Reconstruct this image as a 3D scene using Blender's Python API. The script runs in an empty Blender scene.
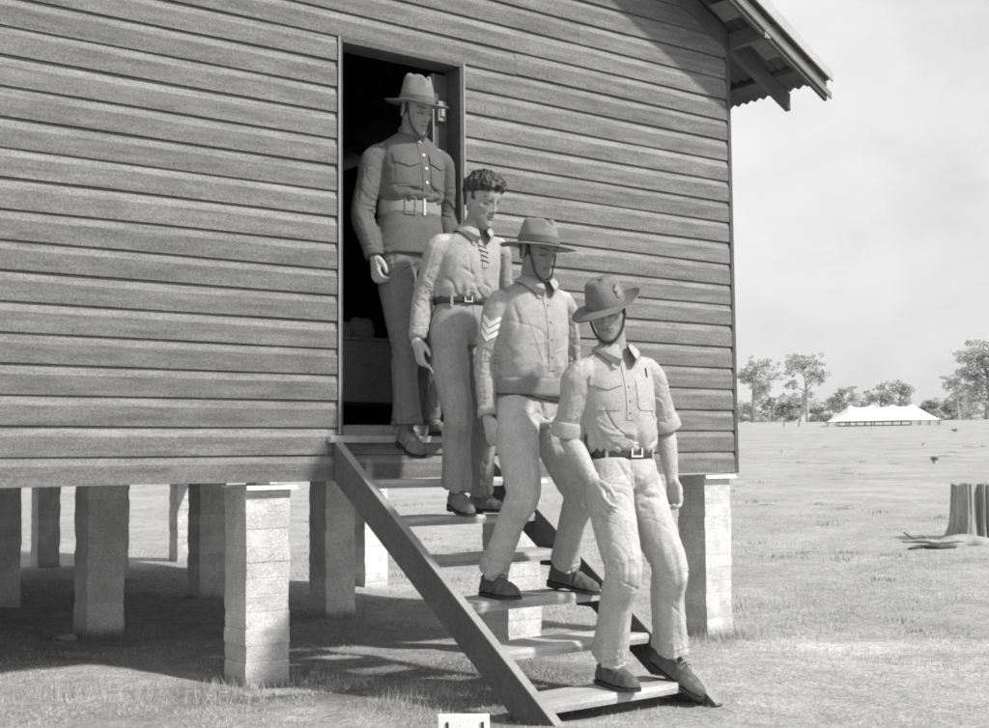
import bpy, bmesh, math, random
import numpy as np
from mathutils import Vector, Matrix
from mathutils.bvhtree import BVHTree
from math import radians as R_, sin, cos, pi, sqrt

rng = np.random.default_rng(7)
random.seed(7)
scene = bpy.context.scene
COL = scene.collection
V = lambda *a: np.array(a, float)
def unit(v):
    v = np.asarray(v, float); return v/max(np.linalg.norm(v), 1e-12)

# ------------------------------------------------------------------ scene-tree helpers
def tag(o, label=None, cat=None, group=None, kind=None):
    if label: o['label'] = label
    if cat: o['category'] = cat
    if group: o['group'] = group
    if kind: o['kind'] = kind
    return o
def thing(name, label, cat, loc=(0, 0, 0), group=None):
    o = bpy.data.objects.new(name, None); COL.objects.link(o)
    o.location = loc; o.empty_display_size = .1
    return tag(o, label, cat, group)
def parent_to(o, p):
    if p is None: return
    o.parent = p
    M = Matrix.Identity(4); q = p; loc = Vector((0, 0, 0))
    while q is not None: loc += Vector(q.location); q = q.parent
    o.location = -loc if o.type == 'MESH' else Vector(o.location) - loc
class Geo:
    def __init__(s): s.v = []; s.f = []; s.t = []
    def add(s, vs, fs, tint=1.0):
        n = len(s.v); s.v.extend([tuple(map(float, q)) for q in vs]); s.f.extend([tuple(i+n for i in f) for f in fs])
        s.t.extend([tint]*len(vs) if np.isscalar(tint) else list(tint)); return s
    def box(s, lo, hi, tint=1.0):
        x0, y0, z0 = lo; x1, y1, z1 = hi
        return s.add([(x0,y0,z0),(x1,y0,z0),(x1,y1,z0),(x0,y1,z0),(x0,y0,z1),(x1,y0,z1),(x1,y1,z1),(x0,y1,z1)],
                     [(3,2,1,0),(4,5,6,7),(0,1,5,4),(1,2,6,5),(2,3,7,6),(3,0,4,7)], tint)
    def loft(s, rings, cap=True, tint=1.0, closed=False):
        n = len(rings[0]); vs = np.concatenate([np.asarray(r, float) for r in rings]); fs = []
        m = len(rings)
        for i in range(m if closed else m-1):
            for j in range(n):
                a = i*n+j; b = i*n+(j+1) % n; c = ((i+1) % m)*n+(j+1) % n; d = ((i+1) % m)*n+j
                fs.append((a, b, c, d))
        if cap and not closed:
            fs.append(tuple(range(n-1, -1, -1))); fs.append(tuple((m-1)*n+j for j in range(n)))
        return s.add(vs, fs, tint)
    def obj(s, name, m, parent=None, smooth=False, bevel=0):
        me = bpy.data.meshes.new(name); me.from_pydata(s.v, [], s.f); me.update()
        return finish(me, name, m, parent, smooth, s.t, bevel)
def finish(me, name, m, parent=None, smooth=False, tint=None, bevel=0):
    bm = bmesh.new(); bm.from_mesh(me); bmesh.ops.recalc_face_normals(bm, faces=bm.faces)
    if bevel: 
        bmesh.ops.bevel(bm, geom=list(bm.edges), offset=bevel, segments=2, affect='EDGES', profile=.6); tint = None
    bm.to_mesh(me); bm.free()
    if tint is not None and len(tint) == len(me.vertices):
        a = me.attributes.new('tint', 'FLOAT', 'POINT'); a.data.foreach_set('value', np.asarray(tint, np.float32))
    else:
        a = me.attributes.new('tint', 'FLOAT', 'POINT'); a.data.foreach_set('value', np.ones(len(me.vertices), np.float32))
    if smooth: me.polygons.foreach_set('use_smooth', np.ones(len(me.polygons), bool))
    o = bpy.data.objects.new(name, me); COL.objects.link(o)
    if m: me.materials.append(m)
    parent_to(o, parent); return o
def ellipse(c, X, Y, e=2.0, n=28, ph=0.0):
    t = np.linspace(0, 2*pi, n, endpoint=False)+ph
    ct, st = np.cos(t), np.sin(t)
    a = np.sign(ct)*np.abs(ct)**(2/e); b = np.sign(st)*np.abs(st)**(2/e)
    return np.asarray(c)+a[:, None]*np.asarray(X)+b[:, None]*np.asarray(Y)
def catmull(P, k=6):
    P = np.asarray(P, float)
    if len(P) < 3:
        return np.array([P[0]*(1-t)+P[-1]*t for t in np.linspace(0, 1, k+1)])
    Q = np.vstack([2*P[0]-P[1], P, 2*P[-1]-P[-2]]); out = []
    for i in range(1, len(Q)-2):
        p0, p1, p2, p3 = Q[i-1:i+3]
        for t in np.linspace(0, 1, k, endpoint=False):
            out.append(.5*((2*p1)+(-p0+p2)*t+(2*p0-5*p1+4*p2-p3)*t*t+(-p0+3*p1-3*p2+p3)*t**3))
    out.append(P[-1]); return np.array(out)
def tube(path, rad, ref=(0, -1, 0), e=2.0, n=16, k=6, smooth=True):
    """rings along a path; rad rows are (half width across ref, half width along ref)"""
    rad = np.array([(q, q) if np.isscalar(q) else q for q in rad], float)
    P = np.hstack([np.asarray(path, float), rad])
    P = catmull(P, k) if smooth else P
    rings = []
    ref = np.asarray(ref, float)
    for i in range(len(P)):
        t = unit(P[min(i+1, len(P)-1), :3]-P[max(i-1, 0), :3])
        b = ref-t*(ref@t)
        if np.linalg.norm(b) < .05: b = V(1, 0, 0)-t*t[0]
        b = unit(b); a = np.cross(b, t)
        rings.append(ellipse(P[i, :3], a*P[i, 3], b*P[i, 4], e, n))
    return rings
def ellipsoid(c, ax, n=14, m=9):
    ax = [np.asarray(q, float) for q in ax]; rings = []
    for i in range(m):
        t = pi*(i+.02)/(m-1+.04); rings.append(ellipse(np.asarray(c)+ax[2]*cos(t), ax[0]*sin(t)+1e-6, ax[1]*sin(t), 2, n))
    return rings
# ------------------------------------------------------------------ numpy value noise
def _h(ix, iy, iz):
    n = (ix*374761393+iy*668265263+iz*2147483647) & 0xffffffff
    n = ((n ^ (n >> 13))*1274126177) & 0xffffffff
    return ((n ^ (n >> 16)) & 0xffff)/65535.0*2-1
def vnoise(P):
    P = np.asarray(P, float); F = np.floor(P).astype(np.int64); f = P-F; f = f*f*f*(f*(f*6-15)+10); r = 0
    for dx in (0, 1):
        for dy in (0, 1):
            for dz in (0, 1):
                w = (f[:, 0] if dx else 1-f[:, 0])*(f[:, 1] if dy else 1-f[:, 1])*(f[:, 2] if dz else 1-f[:, 2])
                r = r+w*_h(F[:, 0]+dx, F[:, 1]+dy, F[:, 2]+dz)
    return r
def fbm(P, o=3):
    r = 0; a = 1.0
    for i in range(o): r = r+a*vnoise(np.asarray(P)*2**i+17.3*i); a *= .5
    return r
def voxel(geo, size, smooth=2):
    me = bpy.data.meshes.new('tmp'); me.from_pydata(geo.v, [], geo.f); me.update()
    bm = bmesh.new(); bm.from_mesh(me); bmesh.ops.recalc_face_normals(bm, faces=bm.faces); bm.to_mesh(me); bm.free()
    o = bpy.data.objects.new('tmp', me); COL.objects.link(o)
    md = o.modifiers.new('r', 'REMESH'); md.mode = 'VOXEL'; md.voxel_size = size; md.adaptivity = 0
    dg = bpy.context.evaluated_depsgraph_get(); dg.update()
    ev = o.evaluated_get(dg); out = bpy.data.meshes.new_from_object(ev)
    bpy.data.objects.remove(o); bpy.data.meshes.remove(me)
    co = get_co(out); E = np.empty(len(out.edges)*2, np.int64); out.edges.foreach_get('vertices', E); E = E.reshape(-1, 2)
    deg = np.bincount(E.ravel(), minlength=len(co))[:, None].astype(float)
    for _ in range(smooth):
        acc = np.zeros_like(co)
        for a, b in ((0, 1), (1, 0)):
            for k in range(3): acc[:, k] += np.bincount(E[:, a], weights=co[E[:, b], k], minlength=len(co))
        co = co*.45+.55*acc/np.maximum(deg, 1)
    set_co(out, co); return out
def get_co(me):
    c = np.empty(len(me.vertices)*3, np.float32); me.vertices.foreach_get('co', c); return c.reshape(-1, 3).astype(float)
def set_co(me, co):
    me.vertices.foreach_set('co', np.asarray(co, np.float32).ravel()); me.update()
def get_no(me):
    c = np.empty(len(me.vertices)*3, np.float32); me.vertex_normals.foreach_get('vector', c); return c.reshape(-1, 3).astype(float)
def bvh_of(me):
    return BVHTree.FromPolygons([tuple(v.co) for v in me.vertices], [tuple(p.vertices) for p in me.polygons])

# ------------------------------------------------------------------ materials (the photograph is black and white: greys only)
def mat(name, base, rough=.9, spec=.2, noise=(.0, 30.), fine=(.0, 900.), bump=0., bscale=200., stretch=None, lo=None, grain=(.16, 130.)):
    m = bpy.data.materials.new(name); m.use_nodes = True; nt = m.node_tree; N = nt.nodes; L = nt.links
    b = N['Principled BSDF']; b.inputs['Roughness'].default_value = rough; b.inputs['Specular IOR Level'].default_value = spec
    tc = N.new('ShaderNodeTexCoord'); mp = N.new('ShaderNodeMapping'); L.new(tc.outputs['Object'], mp.inputs['Vector'])
    if stretch: mp.inputs['Scale'].default_value = stretch
    at = N.new('ShaderNodeAttribute'); at.attribute_name = 'tint'
    def nz(scale, amp, detail=3):
        n = N.new('ShaderNodeTexNoise'); n.inputs['Scale'].default_value = scale; n.inputs['Detail'].default_value = detail
        L.new(mp.outputs[0], n.inputs['Vector'])
        r = N.new('ShaderNodeMapRange'); r.inputs[1].default_value = .25; r.inputs[2].default_value = .75
        r.inputs[3].default_value = 1-amp; r.inputs[4].default_value = 1+amp; L.new(n.outputs['Fac'], r.inputs[0]); return r.outputs[0], n
    cur = at.outputs['Fac']
    def mul(a, bb):
        k = N.new('ShaderNodeMath'); k.operation = 'MULTIPLY'; L.new(a, k.inputs[0])
        if isinstance(bb, float): k.inputs[1].default_value = bb
        else: L.new(bb, k.inputs[1])
        return k.outputs[0]
    if noise[0]: cur = mul(cur, nz(noise[1], noise[0], 4)[0])
    if fine[0]: cur = mul(cur, nz(fine[1], fine[0], 1)[0])
    gn = N.new('ShaderNodeTexNoise'); gn.inputs['Scale'].default_value = grain[1]; gn.inputs['Detail'].default_value = 2; L.new(tc.outputs['Object'], gn.inputs['Vector'])
    gr = N.new('ShaderNodeMapRange'); gr.inputs[1].default_value = .25; gr.inputs[2].default_value = .75; gr.inputs[3].default_value = 1-grain[0]; gr.inputs[4].default_value = 1+grain[0]; L.new(gn.outputs['Fac'], gr.inputs[0])
    cur = mul(cur, gr.outputs[0])
    cur = mul(cur, float(base))
    L.new(cur, b.inputs['Base Color'])
    if bump:
        _, n = nz(bscale, 1, 3); bp = N.new('ShaderNodeBump'); bp.inputs['Strength'].default_value = .6; bp.inputs['Distance'].default_value = bump
        L.new(n.outputs['Fac'], bp.inputs['Height']); L.new(bp.outputs[0], b.inputs['Normal'])
    m['b'] = base
    return m
M = {}
M['wood_wall'] = mat('weathered_board', .172, .8, .2, (.30, 4.), (.16, 55.), .002, 40., (1, 6, 9), grain=(.30, 120.))
M['wood_dark'] = mat('dark_timber', .10, .8, .2, (.2, 6.), (.12, 80.), .001, 60., (6, 1, 6))
M['wood_stair'] = mat('stair_timber', .42, .8, .2, (.32, 3.), (.16, 30.), .002, 30., (1, 8, 8))
M['wood_stringer'] = mat('stringer_timber', .115, .8, .2, (.2, 3.), (.12, 40.), .001, 40., (8, 1, 1))
M['eave'] = mat('eave_timber', .11, .8, .2, (.2, 6.), (.1, 80.))
M['barge'] = mat('barge_timber', .20, .8, .2, (.2, 6.), (.1, 80.))
M['underfloor'] = mat('underfloor_timber', .45, .8, .2, (.2, 6.), (.1, 80.))  # base colour paled to brighten the shaded floor underside
M['edge'] = mat('pale_timber_edge', .30, .8, .2, (.15, 8.))
M['iron'] = mat('galvanised_iron', .40, .55, .4, (.12, 3.), (.06, 60.))
M['cap'] = mat('ant_cap_sheet', .8, .5, .4, (.08, 12.))
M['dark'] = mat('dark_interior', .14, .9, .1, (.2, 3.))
M['indoor'] = mat('interior_cloth', .75, .9, .1, (.12, 6.), (.2, 60.))
M['tunic'] = mat('tunic_serge', .125, .95, .1, (.10, 14.), (.24, 300.), .0010, 500.)
M['tunic_trs'] = mat('tunic_trousers', .165, .95, .1, (.10, 14.), (.24, 300.), .0010, 500.)
M['waist'] = mat('waistband_cloth', .24, .92, .1, (.12, 14.), (.24, 300.), .0010, 500.)
M['webbing'] = mat('webbing_belt', .26, .85, .2, (.08, 30.), (.12, 500.), .0006, 700.)
M['shirt'] = mat('drill_shirt', .40, .92, .1, (.09, 16.), (.24, 300.), .0010, 500.)
M['shirt3'] = mat('sergeant_shirt', .355, .92, .1, (.09, 16.), (.24, 300.), .0010, 500.)
M['knit'] = mat('knit_shirt', .34, .95, .1, (.09, 16.), (.24, 300.), .0012, 420.)
M['trs'] = mat('drill_trousers', .45, .92, .1, (.10, 14.), (.24, 300.), .0010, 500.)
M['trs2'] = mat('dusty_trousers', .30, .92, .1, (.13, 12.), (.24, 300.), .0010, 500.)
M['felt'] = mat('hat_felt', .235, .95, .1, (.10, 20.), (.24, 300.), .0006, 500.)
M['felt2'] = mat('hat_felt_dark', .185, .95, .1, (.10, 20.), (.24, 300.), .0006, 500.)
M['band'] = mat('hat_band', .17, .95, .1, (.1, 20.), (.2, 300.), .0006, 300.)
M['skin'] = mat('skin', .42, .6, .35, (.07, 40.), (.06, 500.), .0004, 500.)
M['skin2'] = mat('tanned_skin', .26, .6, .35, (.07, 40.), (.06, 500.), .0004, 500.)
M['skin3'] = mat('weathered_skin', .20, .6, .35, (.07, 40.), (.06, 500.), .0004, 500.)
M['hair'] = mat('dark_hair', .032, .5, .5, (.3, 60.), (.3, 400.), .002, 240.)
M['leather'] = mat('boot_leather', .11, .6, .35, (.25, 25.), (.1, 300.), .0008, 200.)
M['leather_dusty'] = mat('dusty_boot_leather', .19, .8, .2, (.25, 25.), (.1, 300.), .0008, 200.)
M['strap'] = mat('strap_leather', .045, .5, .35, (.1, 60.))
M['belt'] = mat('belt_leather', .055, .45, .45, (.2, 40.), (.1, 300.))
M['metal'] = mat('buckle_metal', .62, .35, .6)
M['white'] = mat('white_cloth_tape', .82, .9, .1)
M['paint'] = mat('white_paint', .82, .7, .2, (.06, 20.))
M['canvas'] = mat('tent_canvas', .66, .9, .1, (.05, .5))
M['bark'] = mat('gum_bark', .40, .9, .1, (.3, 1.5))
M['stumpw'] = mat('stump_timber', .33, .9, .1, (.42, 7.), (.3, 60.), .02, 24., (3, 3, .25))
M['stone'] = mat('mortar_rubble', .36, .95, .1, (.2, 20.), (.1, 200.), .004, 40.)
M['mound'] = mat('mound_soil', .33, .95, .1, (.2, 6.), (.2, 60.), .01, 40.)
M['leaf'] = mat('gum_leaves', .54, .9, .1, (.25, .6))  # leaf colour paled to carry the distance haze
M['leaf_d'] = mat('dark_leaves', .44, .9, .1, (.25, .6))  # darker crowns, haze put into the colour here too
M['grass'] = mat('dry_grass', .34, .9, .1)
M['post'] = mat('grey_post', .2, .9, .1)
M['ash'] = mat('cigarette_paper', .85, .9, .1)

def brick_mat(name, base):
    m = mat(name, base, .95, .1, (.16, 7.), (.22, 110.)); nt = m.node_tree; N = nt.nodes; L = nt.links
    b = N['Principled BSDF']; src = b.inputs['Base Color'].links[0].from_socket
    g = N.new('ShaderNodeAttribute'); g.attribute_name = 'tint'
    n = N.new('ShaderNodeTexNoise'); n.inputs['Scale'].default_value = 45; n.inputs['Detail'].default_value = 4
    tc = [q for q in N if q.type == 'TEX_COORD'][0]; L.new(tc.outputs['Object'], n.inputs['Vector'])
    bp = N.new('ShaderNodeBump'); bp.inputs['Strength'].default_value = .7; bp.inputs['Distance'].default_value = .004
    L.new(n.outputs['Fac'], bp.inputs['Height']); L.new(bp.outputs[0], b.inputs['Normal']); return m
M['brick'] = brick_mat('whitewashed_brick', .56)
M['brick_lift'] = brick_mat('shade_lifted_brick', .74)  # paler copy for piers in shade, missing light put into the colour

def ground_mat():
    m = bpy.data.materials.new('paddock_ground'); m.use_nodes = True; nt = m.node_tree; N = nt.nodes; L = nt.links
    b = N['Principled BSDF']; b.inputs['Roughness'].default_value = .97; b.inputs['Specular IOR Level'].default_value = .1
    tc = N.new('ShaderNodeTexCoord')
    def nz(scale, detail, lo, hi, a, c, sx=None):
        n = N.new('ShaderNodeTexNoise'); n.inputs['Scale'].default_value = scale; n.inputs['Detail'].default_value = detail; n.inputs['Roughness'].default_value = .65
        if sx:
            mp = N.new('ShaderNodeMapping'); mp.inputs['Scale'].default_value = sx; L.new(tc.outputs['Object'], mp.inputs['Vector']); L.new(mp.outputs[0], n.inputs['Vector'])
        else: L.new(tc.outputs['Object'], n.inputs['Vector'])
        r = N.new('ShaderNodeMapRange'); r.inputs[1].default_value = lo; r.inputs[2].default_value = hi; r.inputs[3].default_value = a; r.inputs[4].default_value = c
        L.new(n.outputs['Fac'], r.inputs[0]); return r.outputs[0], n.outputs['Fac']
    def mul(a, c):
        k = N.new('ShaderNodeMath'); k.operation = 'MULTIPLY'; L.new(a, k.inputs[0]); L.new(c, k.inputs[1]); return k.outputs[0]
    at = N.new('ShaderNodeAttribute'); at.attribute_name = 'tint'
    cur = at.outputs['Fac']
    for args in ((.11, 5, .35, .65, .94, 1.06), (1.1, 6, .35, .7, .88, 1.10), (9., 6, .3, .7, .80, 1.2), (34., 5, .3, .7, .72, 1.28), (110., 4, .3, .7, .66, 1.34), (.5, 5, .42, .6, .93, 1.06)):
        cur = mul(cur, nz(*args)[0])
    L.new(cur, b.inputs['Base Color'])
    bp = N.new('ShaderNodeBump'); bp.inputs['Strength'].default_value = .9; bp.inputs['Distance'].default_value = .03
    n = N.new('ShaderNodeTexNoise'); n.inputs['Scale'].default_value = 28; n.inputs['Detail'].default_value = 6; n.inputs['Roughness'].default_value = .7
    L.new(tc.outputs['Object'], n.inputs['Vector']); L.new(n.outputs['Fac'], bp.inputs['Height']); L.new(bp.outputs[0], b.inputs['Normal'])
    return m

# ------------------------------------------------------------------ camera
CAM = V(-3.30514, -5.61606, 1.11047); YAW, PIT, ROL, FPX = .64955974, .07145764, -.00958231, 1300.0
def basis():
    f = V(sin(YAW)*cos(PIT), cos(YAW)*cos(PIT), sin(PIT)); r = V(cos(YAW), -sin(YAW), 0); u = np.cross(r, f)
    return r*cos(ROL)+u*sin(ROL), -r*sin(ROL)+u*cos(ROL), f
cr, cu, cf = basis()
cam = bpy.data.cameras.new('camera'); co = bpy.data.objects.new('camera', cam); COL.objects.link(co)
mw = Matrix(((cr[0], cu[0], -cf[0], CAM[0]), (cr[1], cu[1], -cf[1], CAM[1]), (cr[2], cu[2], -cf[2], CAM[2]), (0, 0, 0, 1)))
co.matrix_world = mw; cam.sensor_width = 36; cam.lens = 36*FPX/989; cam.clip_start = .05; cam.clip_end = 6000
scene.camera = co

# ------------------------------------------------------------------ light
EL, AZ = R_(43), R_(25)
S_ = V(sin(AZ)*cos(EL), -cos(AZ)*cos(EL), sin(EL))
sun = bpy.data.lights.new('sun', 'SUN'); sun.energy = 4.7; sun.angle = R_(3.2); sun.color = (1, .985, .96)
so = bpy.data.objects.new('sun', sun); COL.objects.link(so); so.rotation_euler = Vector(S_).to_track_quat('Z', 'Y').to_euler()
so.location = (8, -12, 14)
w = bpy.data.worlds.new('World'); scene.world = w; w.use_nodes = True; nt = w.node_tree; N = nt.nodes; L = nt.links
bg = N['Background']; sk = N.new('ShaderNodeTexSky'); sk.sky_type = 'NISHITA'; sk.sun_disc = False
sk.sun_elevation = EL; sk.sun_rotation = math.atan2(S_[0], S_[1]); sk.dust_density = 2.5; sk.air_density = 1.2
bw = N.new('ShaderNodeRGBToBW'); L.new(sk.outputs[0], bw.inputs[0])
tc = N.new('ShaderNodeTexCoord'); mp = N.new('ShaderNodeMapping'); mp.inputs['Scale'].default_value = (1, 1, 1.6); L.new(tc.outputs['Generated'], mp.inputs[0])
cn = N.new('ShaderNodeTexNoise'); cn.inputs['Scale'].default_value = 3.2; cn.inputs['Detail'].default_value = 7; cn.inputs['Roughness'].default_value = .55; L.new(mp.outputs[0], cn.inputs['Vector'])
cm = N.new('ShaderNodeMapRange'); cm.inputs[1].default_value = .30; cm.inputs[2].default_value = .72; cm.inputs[3].default_value = .60; cm.inputs[4].default_value = 1.12; L.new(cn.outputs['Fac'], cm.inputs[0])
CLOUD = 10.2
mx = N.new('ShaderNodeMix'); mx.data_type = 'FLOAT'; L.new(cm.outputs[0], mx.inputs[0]); L.new(bw.outputs[0], mx.inputs[2]); mx.inputs[3].default_value = CLOUD
L.new(mx.outputs[0], bg.inputs['Color']); bg.inputs['Strength'].default_value = .093
scene.view_settings.view_transform = 'Standard'; scene.view_settings.look = 'None'; scene.view_settings.exposure = 0; scene.view_settings.gamma = 1
scene.cycles.use_denoising = True; scene.cycles.pixel_filter_type = 'BLACKMAN_HARRIS'; scene.cycles.filter_width = 1.9
scene.cycles.max_bounces = 8; scene.cycles.diffuse_bounces = 5

# ------------------------------------------------------------------ terrain
def ground_z(x, y):
    x = np.asarray(x, float); y = np.asarray(y, float)
    d = np.hypot(x-CAM[0], y-CAM[1]); k = np.clip((d-17)/133, 0, None)
    far = 4.2*np.minimum(k, 1.36)**1.12+np.clip(k-1.36, 0, 3)*.55
    near = np.clip(.057-.0266*np.clip(x, -4, 5), -.08, .2)*np.clip(1-(d-9)/12, 0, 1)
    P = np.stack([x, y, 0*x], -1)
    bumps = .016*fbm(P*.9)*np.clip(1-(d-30)/60, 0, 1)+.008*fbm(P*4.1+5)*np.clip(1-(d-14)/10, 0, 1)
    und = .035*fbm(P*.07+3)*np.clip((d-22)/30, 0, 1)
    return far+near+bumps+und
def gz(x, y): return float(ground_z(np.array([x]), np.array([y]))[0])
def build_ground():
    def axis(lo, hi, step, far):
        a = list(np.arange(lo, hi+1e-6, step)); s = step
        left, right = [], []; p = lo
        while p > -far: s = s*1.09; p -= s; left.append(p)
        s = step; p = hi
        while p < far: s = s*1.09; p += s; right.append(p)
        return np.array(left[::-1]+a+right)
    X = axis(-3.5, 5.0, .05, 1500); Y = axis(-4.0, 4.5, .05, 1500)
    gx, gy = np.meshgrid(X, Y); z = ground_z(gx.ravel(), gy.ravel())
    co = np.stack([gx.ravel(), gy.ravel(), z], -1); nx, ny = len(X), len(Y)
    i = np.arange(ny-1)[:, None]*nx+np.arange(nx-1)[None]; i = i.ravel()
    fs = np.stack([i, i+1, i+1+nx, i+nx], -1)
    me = bpy.data.meshes.new('ground'); me.from_pydata(co.tolist(), [], fs.tolist()); me.update()
    x, y = co[:, 0], co[:, 1]
    # base reflectance of the soil: bare pale sand by the steps, turf left of the hut and under it, painted paler there against the shade, bleached paddock beyond
    base = np.full(len(co), .40)
    d = np.hypot(x-CAM[0], y-CAM[1])
    def blob(cx, cy, rx, ry, val, rot=0):
        val = val*1.02
        c, s = cos(rot), sin(rot); u = ((x-cx)*c+(y-cy)*s)/rx; v = (-(x-cx)*s+(y-cy)*c)/ry
        k = np.clip(1.25-(u*u+v*v)*.9+.35*fbm(np.stack([x, y, 0*x], -1)*1.7+cx, 3), 0, 1); base[:] = base*(1-k)+val*k
    blob(-.3, 3.6, 5.5, 3.5, .50)  # ground under the hut painted paler to lift its shade
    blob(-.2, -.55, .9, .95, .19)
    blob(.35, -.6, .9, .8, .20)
    blob(-1.6, -1.0, 1.6, .62, .40)
    blob(1.9, -1.2, 1.3, 1.0, .46)
    blob(3.3, -.85, .9, .35, .56, -.5)
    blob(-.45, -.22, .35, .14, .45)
    base += -.02*np.clip((d-14)/40, 0, 1)
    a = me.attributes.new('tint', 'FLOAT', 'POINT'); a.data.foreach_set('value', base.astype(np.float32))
    me.polygons.foreach_set('use_smooth', np.ones(len(me.polygons), bool))
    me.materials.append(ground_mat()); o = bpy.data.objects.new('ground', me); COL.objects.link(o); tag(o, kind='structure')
    return o
build_ground()

def grass_mesh(pts, hts, wid, tints, name, label, m, lean=.5):
    n = len(pts); ang = rng.uniform(0, 2*pi, n); la = rng.uniform(0, 2*pi, n); ln = hts*rng.uniform(.1, lean, n)
    dx = np.cos(ang)*wid; dy = np.sin(ang)*wid
    z = ground_z(pts[:, 0], pts[:, 1])-.004
    a = np.stack([pts[:, 0]-dx, pts[:, 1]-dy, z], -1); b = np.stack([pts[:, 0]+dx, pts[:, 1]+dy, z], -1)
    c = np.stack([pts[:, 0]+np.cos(la)*ln, pts[:, 1]+np.sin(la)*ln, z+hts], -1)
    co = np.stack([a, b, c], 1).reshape(-1, 3)
    me = bpy.data.meshes.new(name); me.vertices.add(len(co)); me.vertices.foreach_set('co', co.astype(np.float32).ravel())
    me.loops.add(3*n); me.loops.foreach_set('vertex_index', np.arange(3*n, dtype=np.int32))
    me.polygons.add(n); me.polygons.foreach_set('loop_start', np.arange(0, 3*n, 3, dtype=np.int32)); me.polygons.foreach_set('loop_total', np.full(n, 3, np.int32))
    me.update(calc_edges=True); me.validate()
    at = me.attributes.new('tint', 'FLOAT', 'POINT'); at.data.foreach_set('value', np.repeat(tints, 3).astype(np.float32))
    me.materials.append(m); o = bpy.data.objects.new(name, me); COL.objects.link(o)
    return tag(o, label, 'grass', kind='stuff')
def scatter_grass():
    P, H, W, T = [], [], [], []
    def lay(x0, x1, y0, y1, n, h, w, t, mask=0.0, sc=2.0):
        p = np.stack([rng.uniform(x0, x1, n), rng.uniform(y0, y1, n)], -1)
        k = fbm(np.c_[p*sc, np.zeros(n)], 3); p = p[k > mask]
        P.append(p); H.append(h*rng.uniform(.4, 1.3, len(p))); W.append(np.full(len(p), w)); T.append(t*rng.uniform(.55, 1.3, len(p)))
    lay(-4, 1.0, -1.3, 1.4, 90000, .016, .0020, 1.35, .02, 3.1)          # weedy turf beside and under the steps
    lay(-4, 4, .8, 7.5, 26000, .020, .004, 1.0, 0)
    lay(-3.0, 4.5, -3.2, -.2, 24000, .020, .002, 1.5, .15)        # short dry stubble in the sun
    lay(2.6, 14, -4, 10, 90000, .026, .003, 1.6, .0, 1.2)
    for cx, cy in ((-.62, -.05), (-.25, .02), (-1.0, -.1), (-.1, -.25), (2.5, -.08), (2.9, .1), (-1.3, .15), (.95, -.05), (1.3, 0), (-.8, -.35), (.05, -.75), (-.3, -.95), (-.52, 2.08), (-.3, 2.05), (-.2, 2.1), (1.12, 2.1), (1.35, 2.06), (-1.95, .0), (-1.75, -.02), (1.05, -.05), (1.28, -.04), (2.6, -.05), (2.75, -.06), (1.2, 4.1)):
        n = 260; p = np.array([cx, cy])+rng.normal(0, .085, (n, 2)); P.append(p); H.append(rng.uniform(.02, .075, n)); W.append(np.full(n, .0016)); T.append(rng.uniform(.8, 1.6, n))
    for _ in range(150):                                           # scattered tufts out in the paddock
        a = rng.uniform(.35, 1.15); d = 9+rng.uniform(0, 1)**1.6*60; n = 60; sc = rng.uniform(.5, 1.4)
        c = np.array([CAM[0]+d*sin(a), CAM[1]+d*cos(a)])
        if -4.5 < c[0] < 3.2 and -.3 < c[1] < 8.6: continue
        P.append(c+rng.normal(0, .12*sc, (n, 2))); H.append(rng.uniform(.02, .075, n)*sc); W.append(np.full(n, .003+.00025*d)); T.append(rng.uniform(.7, 1.5, n))
    P = np.concatenate(P); H = np.concatenate(H); W = np.concatenate(W); T = np.concatenate(T)
    # keep clear of the brick piers
    grass_mesh(P, H, W, T, 'grass', 'short dry paddock grass and weedy tufts around the hut', M['grass'])
scatter_grass()

# ------------------------------------------------------------------ hut
BZ, BH, WL, WR, DEPTH, RIDGE = 1.0, .132, -4.3, 2.835, 8.3, -.73
SLOPE = .53; EAVE_U, EAVE_Z = 3.42, 3.54
def roof_z(u): return EAVE_Z+(EAVE_U-u)*SLOPE if u > RIDGE else EAVE_Z+(EAVE_U-RIDGE)*SLOPE-(RIDGE-u)*SLOPE
hut = thing('timber_hut', 'raised weatherboard hut on brick piers with an open doorway and iron roof', 'hut', (0, 0, 0))

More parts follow.
